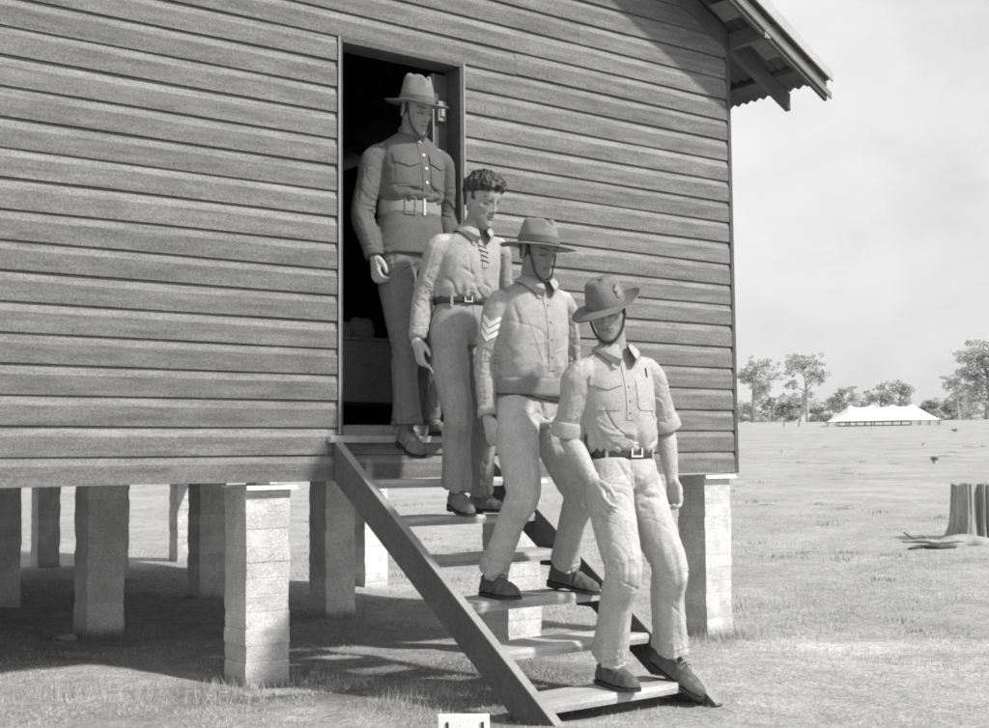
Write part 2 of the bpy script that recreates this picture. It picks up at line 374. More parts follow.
def boards(name, spans, origin, along, out, parent, m, zmax):
    """chamfer boards: spans(k) gives the (s0, s1) runs of course k along the wall"""
    g = Geo(); o = np.asarray(origin, float); A = np.asarray(along, float); O = np.asarray(out, float)
    prof = [(.022, .002), (.005, .0150), (.0, .0195), (.084, .0190), (.088, .0185), (.126, .006), (.146, .0)]; ptint = [.45, .7, 1, .98, 1.26, 1.34, 1.0]  # tint lightens the chamfer and darkens the lip underside, painting light and shade
    k = 0
    while BZ+k*BH < zmax:
        z0 = BZ+k*BH
        runs = []
        for (s0, s1) in spans(k):
            cut = [s0]
            while s1-cut[-1] > 4.6: cut.append(cut[-1]+(rng.uniform(.6, 2.0) if len(cut) == 1 else rng.uniform(3.6, 5.0)))
            if s1-cut[-1] < .5 and len(cut) > 1: cut.pop()
            cut.append(s1)
            runs += [(a_+(.0012 if i_ else 0), b_-(.0012 if i_ < len(cut)-2 else 0)) for i_, (a_, b_) in enumerate(zip(cut[:-1], cut[1:]))]
        for (s0, s1) in runs:
            n = max(2, int((s1-s0)/.22)+1); ss = np.linspace(s0, s1, n); t = 1+rng.uniform(-.11, .11)
            rings = []
            sag = .004*fbm(np.stack([ss*.7, np.full(n, k*3.7), np.full(n, s0)], -1), 2); bow = .0025*fbm(np.stack([ss*1.1, np.full(n, k*5.1+40), np.full(n, s0)], -1), 2)
            vs = []; fs = []
            for i, s in enumerate(ss):
                for (dz, dy) in prof: vs.append(o+A*s+O*(dy+bow[i])+V(0, 0, z0+dz+sag[i]))
            m_ = len(prof)
            for i in range(n-1):
                for j in range(m_-1): fs.append((i*m_+j, (i+1)*m_+j, (i+1)*m_+j+1, i*m_+j+1))
            for i in (0, n-1): fs.append(tuple(i*m_+j for j in range(m_)))
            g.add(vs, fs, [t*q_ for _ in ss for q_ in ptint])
            for s in np.arange(math.ceil((s0-.02)/.45)*.45, s1, .45):      # nail heads
                s = min(max(s, s0+.02), s1-.02)+rng.uniform(-.012, .012); c_ = o+A*s+O*(.0195+.0016)+V(0, 0, z0+.024+rng.uniform(-.006, .006))
                g.add([c_+A*.0034*cos(q_)+V(0, 0, .0034*sin(q_)) for q_ in np.linspace(0, 2*pi, 7)[:-1]], [(0, 1, 2, 3, 4, 5)], .5)
        k += 1
    return g.obj(name, m, parent)
def gable_limit(k):                                   # clip courses under the roof line
    z = BZ+k*BH+.06
    h = (roof_z(RIDGE)-.02-z)/SLOPE
    return max(WL, RIDGE-h), min(WR, RIDGE+h)
DL, DR, DT, SILL = -.03, .757, 1+BH*17, 1.19
def front_spans(k):
    a, b = gable_limit(k)
    if b-a < .1: return []
    if k == 0 or k == 1: return [(a, -.085 if k == 1 else -.085), (-.083, b)] if k else [(a, b)]
    if k < 17: return [(a, DL), (DR, b)]
    return [(a, b)]
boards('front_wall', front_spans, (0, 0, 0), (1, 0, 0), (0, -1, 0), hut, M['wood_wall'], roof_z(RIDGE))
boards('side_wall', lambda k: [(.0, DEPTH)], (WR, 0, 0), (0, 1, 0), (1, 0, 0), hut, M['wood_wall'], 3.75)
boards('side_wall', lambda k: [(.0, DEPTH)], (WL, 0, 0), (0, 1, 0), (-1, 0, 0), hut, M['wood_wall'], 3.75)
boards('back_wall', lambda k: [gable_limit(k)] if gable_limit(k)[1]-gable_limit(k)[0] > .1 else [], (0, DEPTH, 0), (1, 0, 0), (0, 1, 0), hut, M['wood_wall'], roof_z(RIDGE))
# lining behind the boards (keeps the room dark)
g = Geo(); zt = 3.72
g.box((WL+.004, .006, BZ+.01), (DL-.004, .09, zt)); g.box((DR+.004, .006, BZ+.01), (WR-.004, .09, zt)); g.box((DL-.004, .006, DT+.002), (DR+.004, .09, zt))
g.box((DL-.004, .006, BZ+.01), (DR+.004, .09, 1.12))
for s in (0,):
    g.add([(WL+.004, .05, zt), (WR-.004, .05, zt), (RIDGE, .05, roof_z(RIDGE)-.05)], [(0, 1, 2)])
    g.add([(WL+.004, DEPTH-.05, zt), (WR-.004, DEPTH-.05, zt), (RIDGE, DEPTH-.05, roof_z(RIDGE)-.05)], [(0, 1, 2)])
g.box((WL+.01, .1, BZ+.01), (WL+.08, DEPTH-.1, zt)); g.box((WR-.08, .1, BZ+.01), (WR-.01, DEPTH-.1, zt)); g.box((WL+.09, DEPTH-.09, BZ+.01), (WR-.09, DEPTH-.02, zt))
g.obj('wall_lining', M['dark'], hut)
g = Geo(); g.box((WL+.02, .02, 1.13), (DL-.01, DEPTH-.03, 1.185)); g.box((DL-.01, .10, 1.13), (DR, DEPTH-.03, 1.185)); g.box((DR, .02, 1.13), (WR-.02, DEPTH-.03, 1.185))
for k in range(17): y = .15+k*.5; g.box((WL+.03, y, 1.03), (WR-.03, y+.05, 1.128))
g.obj('floor', M['underfloor'], hut)
fr = Geo(); fr.box((DL+.001, -.024, 1.225), (DL+.026, .12, DT-.03)).box((DR-.032, -.026, 1.225), (DR-.002, .13, DT-.03)).box((DL+.001, -.026, DT-.029), (DR-.002, .12, DT-.002))
fr.obj('door_frame', M['wood_dark'], hut, bevel=.003)
e = Geo(); e.box((DL-.001, -.031, 1.225), (DL+.010, -.0245, DT-.004)); e.box((DR-.012, -.031, 1.225), (DR-.001, -.0265, DT-.004)); e.obj('jamb_edge', M['edge'], hut)
si = Geo(); si.box((DL-.06, -.05, 1.188), (DR+.06, .10, 1.222)); si.obj('door_sill', M['wood_stair'], hut, bevel=.004)
dr = Geo(); dr.box((.640, .100, 1.24), (1.39, .138, DT-.05)); door = dr.obj('door', M['wood_dark'], hut)
de = Geo(); de.box((.632, .098, 1.24), (.6395, .140, DT-.05)); de.obj('door_edge', M['edge'], door)
lk = Geo(); lk.box((.652, .072, 2.93), (.700, .099, 3.04)).box((.662, .062, 2.955), (.690, .073, 3.015)); lk.obj('door_bolt', M['edge'], door, bevel=.003)
cs = Geo(); cs.box((WR-.006, -.024, BZ-.004), (WR+.026, .012, 3.70)); cs.obj('corner_stop', M['wood_dark'], hut, bevel=.003)

# roof: corrugated iron on battens, with rafters, outlookers and barge boards
VY0, VY1 = -.345, DEPTH+.35
def corr(side):
    g = Geo(); ys = np.arange(VY0-.01, VY1, .0095); vs = []
    for y in ys:
        dz = .009*sin(2*pi*y/.076)
        for u in ((RIDGE, EAVE_U+.03) if side > 0 else (RIDGE, 2*RIDGE-EAVE_U-.03)):
            vs.append((u, y, roof_z(u)+.012+dz))
    g.add(vs, [(2*i, 2*i+1, 2*i+3, 2*i+2) for i in range(len(ys)-1)]); return g
corr(1).obj('roof', M['eave'], hut, smooth=True); corr(-1).obj('roof', M['eave'], hut, smooth=True)
def sloped(u0, u1, y0, y1, d0, d1, name, m):
    """timber lying along the roof slope between depths d0 and d1 under the sheet, plumb cut"""
    g = Geo(); g.add([(u, y, roof_z(u)-d) for u in (u0, u1) for y in (y0, y1) for d in (d0, d1)],
                     [(0, 1, 3, 2), (4, 6, 7, 5), (0, 4, 5, 1), (2, 3, 7, 6), (0, 2, 6, 4), (1, 5, 7, 3)])
    return g.obj(name, m, hut, bevel=.002)
L_EAVE = 2*RIDGE-EAVE_U
for y in (-.045, 1.0, 2.05, 3.1, 4.15, 5.2, 6.25, 7.3, DEPTH+.005):
    sloped(RIDGE+.02, EAVE_U, y, y+.042, .035, .150, 'rafter', M['eave']); sloped(L_EAVE, RIDGE-.02, y, y+.042, .035, .150, 'rafter', M['eave'])
for u in (3.30, 2.95, 2.45, 1.95, 1.45, .95, .45, -.05, -.5):
    sloped(u-.035, u+.035, VY0+.005, DEPTH+.3, .002, .034, 'batten', M['eave'])
for (u0, u1, y0, y1) in ((2.92, 3.12, -.30, -.10), (2.62, 2.76, -.30, -.08), (2.25, 2.42, -.30, -.10)):
    sloped(u0, u1, y0, y1, .035, .040, 'soffit_board', M['barge'])
for u in (2.845, 1.55, .25):                       # outlookers carrying the barge board
    g = Geo(); z = roof_z(u)-.152; g.box((u-.022, VY0+.028, z), (u+.022, -.05, z+.10)); g.obj('outlooker', M['eave'], hut, bevel=.002)
g = Geo(); u = 2.845; z = roof_z(u)-.152; g.box((u-.02, VY0-.008, z+.0), (u+.03, VY0-.0025, z+.045)); g.obj('bracket_end', M['edge'], hut)
sloped(RIDGE+.01, EAVE_U-.0, VY0, VY0+.026, .03, .150, 'barge_board', M['wood_dark']); sloped(L_EAVE, RIDGE-.01, VY0, VY0+.026, .03, .150, 'barge_board', M['eave'])
g = Geo(); u0, u1 = RIDGE, EAVE_U+.03                # light batten moulding on the barge, then the pale verge capping that widens toward the ridge
for (y0, a0, a1, b0, b1, mm, nm) in ((VY0-.014, -.120, -.080, -.120, -.080, 'barge', 'barge_moulding'), (VY0-.03, .02, .31, -.01, .045, 'iron', 'verge_capping')):
    g = Geo(); vs = [(u, y, roof_z(u)+d) for (u, lo, hi) in ((u0, a0, a1), (u1, b0, b1)) for y in (y0, y0+.012) for d in (lo, hi)]
    g.add(vs, [(0, 1, 3, 2), (4, 6, 7, 5), (0, 4, 5, 1), (2, 3, 7, 6), (0, 2, 6, 4), (1, 5, 7, 3)]); g.obj(nm, M[mm], hut)

# brick piers, each with its sheet-metal ant cap
def pier(x, y, zb, lit, seed):
    r = np.random.default_rng(seed); g = Geo(); z = zb-.12; W = .228; k = 0
    top = .975; H = .078
    while z < top-.01:
        h = min(H, top-z)
        j = r.uniform(-.0032, .0032, 4); t = 1+r.uniform(-.08, .06)
        a, b_, c, d = x+j[0], x+W+j[1], y+j[2], y+W+j[3]
        def rr(zz, ins): return [(a+ins, c+ins, zz), (b_-ins, c+ins, zz), (b_-ins, d-ins, zz), (a+ins, d-ins, zz)]
        rings = []
        n = 24
        def ringz(zz, ins):
            P = []
            q = rr(zz, ins)
            for s in range(4):
                p0, p1 = np.array(q[s]), np.array(q[(s+1) % 4])
                for i in range(8): P.append(p0+(p1-p0)*i/8)
            P = np.array(P); nn = fbm(P*19+seed, 3)*.0045
            cx = V(x+W/2, y+W/2, 0); dr_ = P-cx; dr_[:, 2] = 0; P = P+dr_/np.linalg.norm(dr_, axis=1)[:, None]*nn[:, None]; return P
        rings = [ringz(z, .0014), ringz(z+.006, .0002), ringz(z+h*.5, 0), ringz(z+h-.005, .0002), ringz(z+h, .0014)]
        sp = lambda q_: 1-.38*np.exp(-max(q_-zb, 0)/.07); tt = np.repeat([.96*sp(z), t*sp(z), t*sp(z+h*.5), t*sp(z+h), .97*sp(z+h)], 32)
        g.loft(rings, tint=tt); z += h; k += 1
    o = g.obj('pier', M['brick' if lit else 'brick_lift'], hut)
    c = Geo(); x0, x1, y0, y1 = x-.012, x+W+.024, y-.028, y+W+.02
    c.box((x0, y0, .977), (x1, y1, .986)); c.add([(x0, y0, .9765), (x1, y0, .9765), (x1+.006, y0-.014, .966), (x0-.006, y0-.014, .966)], [(0, 1, 2, 3)]); c.obj('ant_cap', M['cap'], o)
    return o
sd = 1
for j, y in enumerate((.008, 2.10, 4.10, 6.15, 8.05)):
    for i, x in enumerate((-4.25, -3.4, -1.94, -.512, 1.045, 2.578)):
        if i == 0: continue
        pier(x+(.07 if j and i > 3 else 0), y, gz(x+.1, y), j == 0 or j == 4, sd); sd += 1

# things dimly seen inside the room
b = Geo(); b.box((.50, 1.5, 1.47), (2.2, 2.1, 1.86)); b.box((.48, 1.48, 1.861), (2.22, 2.12, 1.885))
tb = thing('counter', 'dim cloth-covered counter inside the dark doorway', 'counter', (1.4, 2.9, 1.19)); b.obj('counter_top', M['indoor'], tb, bevel=.01)
for x in (.56, 2.1):
    for y in (1.55, 2.0): b = Geo(); b.box((x, y, 1.187), (x+.06, y+.06, 1.4695)); b.obj('leg', M['wood_dark'], tb)
g = Geo()
for k in range(5): g.loft([q for q in ellipsoid((.94+.05*k+rng.uniform(-.02, .02), 1.6, 1.92+rng.uniform(0, .05)), ((.05, 0, .01), (0, .05, 0), (-.01, 0, .05+.01*k)))])
me = voxel(g, .012, 2); tag(finish(me, 'crumpled_cloth', M['indoor'], None, True), 'crumpled pale cloth lying on the counter inside the doorway', 'cloth')
g = Geo(); rr = [ellipse((.24, .62, 1.187+z), (r, 0, 0), (0, r, 0), 2, 32) for (r, z) in ((.12, 0), (.15, .02), (.155, .028), (.14, .024), (.10, .012))]
g.loft(rr); tag(g.obj('tin_plate', M['indoor'], None, True), 'round shallow tin dish on the floor just inside the doorway', 'dish')

# ------------------------------------------------------------------ steps
st = thing('timber_steps', 'open timber steps leading down from the hut doorway', 'steps', (.4, -.8, 0))
SX0, SX1 = -.065, .84
def stringer(x0, x1):
    g = Geo(); top = [(-.036, 1.192), (-1.74, .055)]; low = [(-.036, 1.004), (-1.60, -.03)]
    vs = [(x, y, z) for x in (x0, x1) for (y, z) in (top[0], top[1], low[1], low[0])]
    g.add(vs, [(0, 1, 2, 3), (7, 6, 5, 4), (0, 4, 5, 1), (1, 5, 6, 2), (2, 6, 7, 3), (3, 7, 4, 0)]); return g.obj('stringer', M['wood_stringer'], st, bevel=.003)
for x0 in (SX0, SX1-.045): 
    o = stringer(x0, x0+.045)
    e = Geo(); vs = [(x, y, z) for (y, z) in ((-.045, 1.186+.0), (-1.735, .0585)) for x in (x0+.003, x0+.042) for z in (z+.0005, z+.004)]
    e.add(vs, [(0, 2, 6, 4), (1, 5, 7, 3), (0, 1, 3, 2), (4, 6, 7, 5), (0, 4, 5, 1), (2, 3, 7, 6)]); e.obj('stringer_edge', M['edge'], o)
TREADS = [(-.287, 1.007), (-.549, .835), (-.812, .664), (-1.082, .490), (-1.340, .319), (-1.615, .146)]
for k, (yf, zt) in enumerate(TREADS):
    g = Geo(); t = rng.uniform(.85, 1.12)
    n = 12; xs = np.linspace(SX0+.047, SX1-.047, n); rings = []
    for x in xs:
        wv = .003*vnoise(np.array([[x*3, k*7., 0]]))[0]; w2 = .004*vnoise(np.array([[x*5, k*7., 9]]))[0]
        rings.append(np.array([(x, yf+w2, zt-.043), (x, yf-.004+w2, zt-.02), (x, yf+w2+.002, zt-.004+wv), (x, yf+.008, zt+wv), (x, yf+.12, zt-.003+wv), (x, yf+.228, zt+wv), (x, yf+.235, zt-.043)]))
    g.loft(rings, tint=[t*(.93+.16*math.exp(-((x_[0]-.42)/.22)**2)) for r_2 in rings for x_ in r_2])
    for x in (SX0+.062, SX1-.062):
        for dy in (.05, .11, .18):
            g.add([(x+rng.uniform(-.004, .004)+.0038*cos(q_), yf+dy+.0038*sin(q_), zt+.0035) for q_ in np.linspace(0, 2*pi, 7)[:-1]], [(0, 1, 2, 3, 4, 5)], .25)
    g.obj('tread', M['wood_stair'], st)
    for x in (SX0+.047, SX1-.067):
        g = Geo(); g.box((x, yf+.02, zt-.085), (x+.02, yf+.21, zt-.045)); g.obj('cleat', M['wood_stringer'], st)

# ------------------------------------------------------------------ ground-level bits by the hut
bx = thing('white_box', 'small white painted box with two dark slots beside the foot of the steps', 'box', (-.85, -2.2, 0))
def oriented_box(c, ax, ay, az): 
    c = np.asarray(c, float); return [c+ax*i+ay*j+az*k for k in (0, 1) for (i, j) in ((-1, -1), (1, -1), (1, 1), (-1, 1))]
r_ = unit(V(cr[0], cr[1], 0)); f_ = unit(V(cf[0], cf[1], 0))
bc = V(-.775, -2.24, 0)-r_*.082-f_*.0
zg = gz(bc[0], bc[1])
g = Geo(); vs = oriented_box((bc[0], bc[1], zg-.02), r_*.082, f_*.012, V(0, 0, .312-zg)); g.add(vs, [(3,2,1,0),(4,5,6,7),(0,1,5,4),(1,2,6,5),(2,3,7,6),(3,0,4,7)]); g.obj('box_body', M['paint'], bx, bevel=.004)
for s in (-.052, .060):
    g = Geo(); c = bc-f_*.0135+r_*s; vs = oriented_box((c[0], c[1], .175), r_*.0045, f_*.0022, V(0, 0, .095)); g.add(vs, [(3,2,1,0),(4,5,6,7),(0,1,5,4),(1,2,6,5),(2,3,7,6),(3,0,4,7)]); g.obj('slot', M['strap'], bx)
def rock(c, r, seed, flat=.65):
    q = np.random.default_rng(seed); bm = bmesh.new(); bmesh.ops.create_icosphere(bm, subdivisions=2, radius=1)
    P = np.array([v.co[:] for v in bm.verts]); s = q.uniform(.7, 1.3, 3); P = P*(1+.32*fbm(P*1.3+seed*3.1, 2))[:, None]*s*r; P[:, 2] *= flat
    a = q.uniform(0, 6.28); Rz = np.array([[cos(a), -sin(a), 0], [sin(a), cos(a), 0], [0, 0, 1]]); P = P@Rz.T+np.asarray(c)
    for v, p in zip(bm.verts, P): v.co = p
    me = bpy.data.meshes.new('rubble'); bm.to_mesh(me); bm.free(); return me
for k in range(14):
    a = rng.uniform(-2.9, .3); d = rng.uniform(.17, .62); x, y = -.40+d*cos(a)*1.05, .10+d*sin(a)*.8; r = rng.uniform(.010, .026)
    tag(finish(rock((x, y, gz(x, y)+r*.25), r, k), 'rubble_stone', M['stone']), 'small pale lump of broken mortar lying round the foot of the sunlit brick pier', 'stone', 'broken mortar round the near pier')
x, y = -.66, 2.02; tag(finish(rock((x, y, gz(x, y)+.015), .05, 77), 'loose_brick', M['stone']), 'grey broken brick leaning at the foot of the shaded pier under the hut', 'brick')

# ------------------------------------------------------------------ stump and litter in the paddock
def stump():
    c = V(11.85, 4.05, 0); zb = gz(c[0], c[1]); t = thing('tree_stump', 'tall sawn tree stump with split bark at the edge of the paddock', 'stump', (c[0], c[1], zb))
    rings = []; n = 96; th = np.linspace(0, 2*pi, n, endpoint=False)
    for z in np.linspace(-.1, .70, 22):
        k = np.clip(z/.7, 0, 1); r = .30+.12*np.exp(-np.clip(z, 0, 1)/.13)*(.6+.5*np.cos(th*5+1))+.02*(1-k)
        r = r+.012*fbm(np.c_[np.cos(th)*9, np.sin(th)*9, 0*th+z*.8], 3)
        r = r+.035*np.abs(vnoise(np.c_[np.cos(th)*6, np.sin(th)*6, 0*th+z*.6]))-.03*np.clip(vnoise(np.c_[np.cos(th)*3.3+7, np.sin(th)*3.3, 0*th+z*.3])-.1, 0, 1)*2.6
        for a0, w0, dp in ((3.72, .16, .12), (4.12, .09, .10), (5.0, .05, .05)):      # deep splits on the shaded side
            r = r-1.5*dp*np.exp(-((np.angle(np.exp(1j*(th-a0))))/w0)**2)*(.6+.4*(1-k))
        zz = z+zb+(.03*vnoise(np.c_[np.cos(th)*2, np.sin(th)*2, 0*th]) if z > .65 else 0)
        rings.append(np.stack([c[0]+r*np.cos(th), c[1]+r*np.sin(th), 0*th+zz], -1))
    m = rings[-1].mean(0); tints = [1.0]*(n*len(rings))
    rings.append(m+(rings[-1]-m)*.5+V(0, 0, -.02)); tints += [.8]*n
    g = Geo(); g.loft(rings, tint=tints); g.obj('stump_wood', M['stumpw'], t)
    for (a, ln, w_) in ((4.9, .46, .06), (5.6, .44, .06)):
        d = V(cos(a), sin(a), 0); g = Geo()
        pts = [c+d*.28+V(0, 0, zb+.12), c+d*.45+V(0, 0, zb+.05), c+d*ln+V(0, 0, zb-.03)]
        g.loft(tube(pts, [w_, w_*.8, w_*.3], (0, 0, 1), 2, 10)); g.obj('root', M['stumpw'], t, True)
stump()
def slab(c, ln, wd, ht, ang, name, label, cat, m, seed, lift=.0):
    g = Geo(); d = V(cos(ang), sin(ang), 0); s = V(-sin(ang), cos(ang), 0); rings = []
    for k, t in enumerate(np.linspace(-1, 1, 12)):
        wv = wd*(1-.6*t*t)*(1+.2*sin(k*1.7+seed)); hh = ht*(1-.7*t*t)
        p = np.asarray(c)+d*ln*t+s*.05*sin(k*.9+seed); zz = gz(p[0], p[1])+lift
        rings.append(ellipse((p[0], p[1], zz+hh*.3), s*wv, V(0, 0, hh), 2.2, 14))
    g.loft(rings); me = g
    return tag(me.obj(name, m, None, True), label, cat)
slab((10.2, 3.60, 0), .36, .08, .028, -.62, 'bark_slab', 'long slab of fallen bark lying left of the stump', 'bark', M['mound'], 1, .07)
slab((10.02, 3.50, 0), .30, .05, .03, -.62, 'slab_gap_shade', 'dark strip added for the shaded gap under the bark slab left of the stump', 'shade strip', M['strap'], 5, .01)  # dark strip added where the gap under the slab lies in shadow
slab((11.05, 3.75, 0), .42, .30, .12, -.6, 'soil_mound', 'low mound of dry soil heaped against the stump', 'mound', M['mound'], 3, -.03)
g = Geo(); p0 = V(11.0, 4.35, 0); z = gz(11, 4.3); g.loft(tube([p0+V(-.16, .12, z+.14), p0+V(-.06, .05, z+.07), p0+V(.05, 0, z+.09), p0+V(.14, -.06, z+.02)], [.012, .02, .018, .022], (0, 0, 1), 2, 8))
tag(g.obj('fallen_branch', M['post'], None, True), 'thin crooked grey branch on the ground behind the mound by the stump', 'branch')

# ------------------------------------------------------------------ marquee, small tent, posts, trees
def marquee():
    A, B = V(114.0, 87.9), V(121.35, 77.8); ax = unit(B-A); nr = V(ax[1], -ax[0]); nr = nr if nr@(CAM[:2]-A) > 0 else -nr
    Lg = np.linalg.norm(B-A); zA, zB = float(ground_z(A[:1], A[1:])[0]), float(ground_z(B[:1], B[1:])[0])
    t = thing('marquee_tent', 'long white marquee tent with four scalloped peaks across the paddock', 'tent', (A[0], A[1], min(zA, zB)))
    base = lambda s: zA+(zB-zA)*s
    pk = [.215, .40, .58, .74]; half = 3.2; g = Geo(); n = 61; ss = np.linspace(0, 1, n)
    def rz(s):
        if s < pk[0]: k = s/pk[0]; return .45+(2.25-.45)*(k**1.12)
        if s > pk[-1]: k = (1-s)/(1-pk[-1]); return .45+(2.35-.45)*(k**1.12)
        i = max(j for j in range(len(pk)-1) if pk[j] <= s+1e-9); k = (s-pk[i])/(pk[i+1]-pk[i]); return 2.34-.42*(4*k*(1-k))**.8*.8
    rows = []
    for v in np.linspace(-1, 1, 17):
        row = []
        for s in ss:
            h = rz(s); k = abs(v); zz = h+(.45-h)*(k**.92)-.10*sin(pi*k)*(h-.45)/1.8
            p = A+ax*Lg*s+nr*half*v*(-1); p2 = p; row.append((p2[0], p2[1], base(s)+zz))
        rows.append(row)
    vs = [q for r in rows for q in r]; g.add(vs, [(i*n+j, i*n+j+1, (i+1)*n+j+1, (i+1)*n+j) for i in range(16) for j in range(n-1)]); g.obj('canvas_roof', M['canvas'], t, True)
    g = Geo()
    for s in np.linspace(.04, .96, 13):
        for v in (-1, 1):
            p = A+ax*Lg*s+nr*half*v; g.loft([ellipse((p[0], p[1], base(s)+z), (.04, 0, 0), (0, .04, 0), 2, 6) for z in (-.6, .46)])
    g.obj('side_pole', M['post'], t)
    g = Geo()
    for s in pk:
        p = A+ax*Lg*s; g.loft([ellipse((p[0], p[1], base(s)+z), (.05, 0, 0), (0, .05, 0), 2, 6) for z in (-.6, 2.5)])
    g.obj('ridge_pole', M['post'], t)
    g = Geo()
    for (s0, s1) in ((.02, .12), (.72, .99)):
        for v in (-1,):
            P = [A+ax*Lg*s0-nr*half*v*.99, A+ax*Lg*s1-nr*half*v*.99]; g.add([(P[0][0], P[0][1], base(s0)-.5), (P[1][0], P[1][1], base(s1)-.5), (P[1][0], P[1][1], base(s1)+.44), (P[0][0], P[0][1], base(s0)+.44)], [(0, 1, 2, 3)])
    g.obj('canvas_wall', M['canvas'], t)
marquee()
def small_tent():
    c = V(107.2, 95.9); z = gz(*c); t = thing('bell_tent', 'small white tent half hidden behind the hut corner', 'tent', (c[0], c[1], z))
    g = Geo(); g.loft([ellipse((c[0], c[1], z+h), (r, 0, 0), (0, r, 0), 2, 16) for (h, r) in ((-.3, 1.0), (.35, .95), (1.4, .08), (1.44, .01))]); g.obj('canvas', M['canvas'], t)
    g = Geo(); g.loft([ellipse((c[0], c[1], z+h), (.03, 0, 0), (0, .03, 0), 2, 6) for h in (1.2, 1.7)]); g.obj('tent_pole', M['post'], t)
small_tent()
for (x, y, h, lab) in ((115.4, 86.1, 1.3, 'thin grey fence post standing in front of the marquee'), (111.1, 91.3, .8, 'short grey fence post below the tall spreading gum'), (112.2, 90.1, .8, 'short leaning fence post between the tall gum and the marquee')):
    z = gz(x, y); g = Geo(); g.loft([ellipse((x+.05*k*h, y, z-.3+(h+.3)*k), (.07-.015*k, 0, 0), (0, .07-.015*k, 0), 2.4, 8) for k in (0, .5, .97, 1)]); tag(g.obj('fence_post', M['post']), lab, 'post')

def tree(D, px, base_py, top_py, wpx, shape, seed, name, label, dens=1.0, m='leaf', trunk_k=.35, group='gum trees along the far side of the paddock'):
    """a gum tree at distance D in the direction of image column px (worked out for the site plan), heights in metres"""
    q = np.random.default_rng(seed); d = f_plan(px); p = CAM[:2]+d*D; z0 = gz(p[0], p[1]); mpp = D/FPX*.98
    H = (base_py-top_py)*mpp; Wd = wpx*mpp/2
    t = thing(name, label, 'tree' if 'shrub' not in name else 'shrub', (p[0], p[1], z0), group)
    B = V(p[0], p[1], z0); g = Geo(); tips = []
    rad0 = max(.10, H*.024)
    side = V(cr[0], cr[1], 0); dep = V(cf[0], cf[1], 0)
    top = B+V(0, 0, H*.80)+side*q.normal(0, .05)*H
    mid = B+V(0, 0, H*.42)+side*q.normal(0, .03)*H
    g.loft(tube([B-V(0, 0, .4), mid, top], [rad0*1.15, rad0*.75, rad0*.25], (0, 1, 0), 2, 8, 4))
    nb = int(shape.get('nb', 9))
    for k in range(nb):
        s = q.uniform(trunk_k, .80); o = B+(mid-B)*min(1, s/.42) if s < .42 else mid+(top-mid)*(s-.42)/.38
        a = q.uniform(0, 2*pi); reach = Wd*q.uniform(.55, .95)*shape.get('f', lambda s: 1)(s)
        e_ = o+(side*cos(a)+dep*sin(a))*reach+V(0, 0, H*q.uniform(.10, .24)); kn = o+(e_-o)*.5+V(0, 0, H*q.uniform(-.02, .05))
        g.loft(tube([o, kn, e_], [rad0*.42, rad0*.28, rad0*.10], (0, 0, 1), 2, 6, 3)); tips += [(e_, 1), (kn+(e_-kn)*.55, .8)]
    tips.append((top, 1.0)); tips.append((top+V(0, 0, H*.1), .8))
    g.obj('trunk', M['bark'], t, True)
    vs = []; fs = []; ts = []
    cl = []
    for (c, k) in tips:
        for _ in range(int(q.integers(4, 7))):
            cl.append(c+side*q.normal(0, Wd*.17)+dep*q.normal(0, Wd*.17)+V(0, 0, q.normal(-.02*H, H*.055)))
    for cc in cl:
        R = H*q.uniform(.022, .060)*shape.get('r', 1); n = int(52*dens*(1+.8*(R > .05*H)))
        P = q.normal(0, 1, (n, 3)); P = P/np.linalg.norm(P, axis=1)[:, None]*q.uniform(.15, 1.05, n)[:, None]**.6
        P = cc+P*V(R*1.3, R*1.3, R*.85); tone = q.uniform(.86, 1.14)
        for w_ in P:
            if w_[2] > z0+H or w_[2] < z0+.15: continue
            u = unit(q.normal(0, 1, 3)); v = unit(np.cross(u, q.normal(0, 1, 3))); s = q.uniform(.06, .13)*(.7+.04*H)
            i = len(vs); vs += [w_-u*s-v*s*.5, w_+u*s-v*s*.4, w_+u*s*.8+v*s*.5, w_-u*s*.9+v*s*.4]; fs.append((i, i+1, i+2, i+3)); ts += [tone*q.uniform(.88, 1.12)]*4
    gg = Geo(); gg.add(vs, fs); gg.t = ts; gg.obj('crown', M[m], t)
def f_plan(px):
    d = cf+cr*(px-494.5)/FPX; return unit(d[:2])
one = lambda s: 1
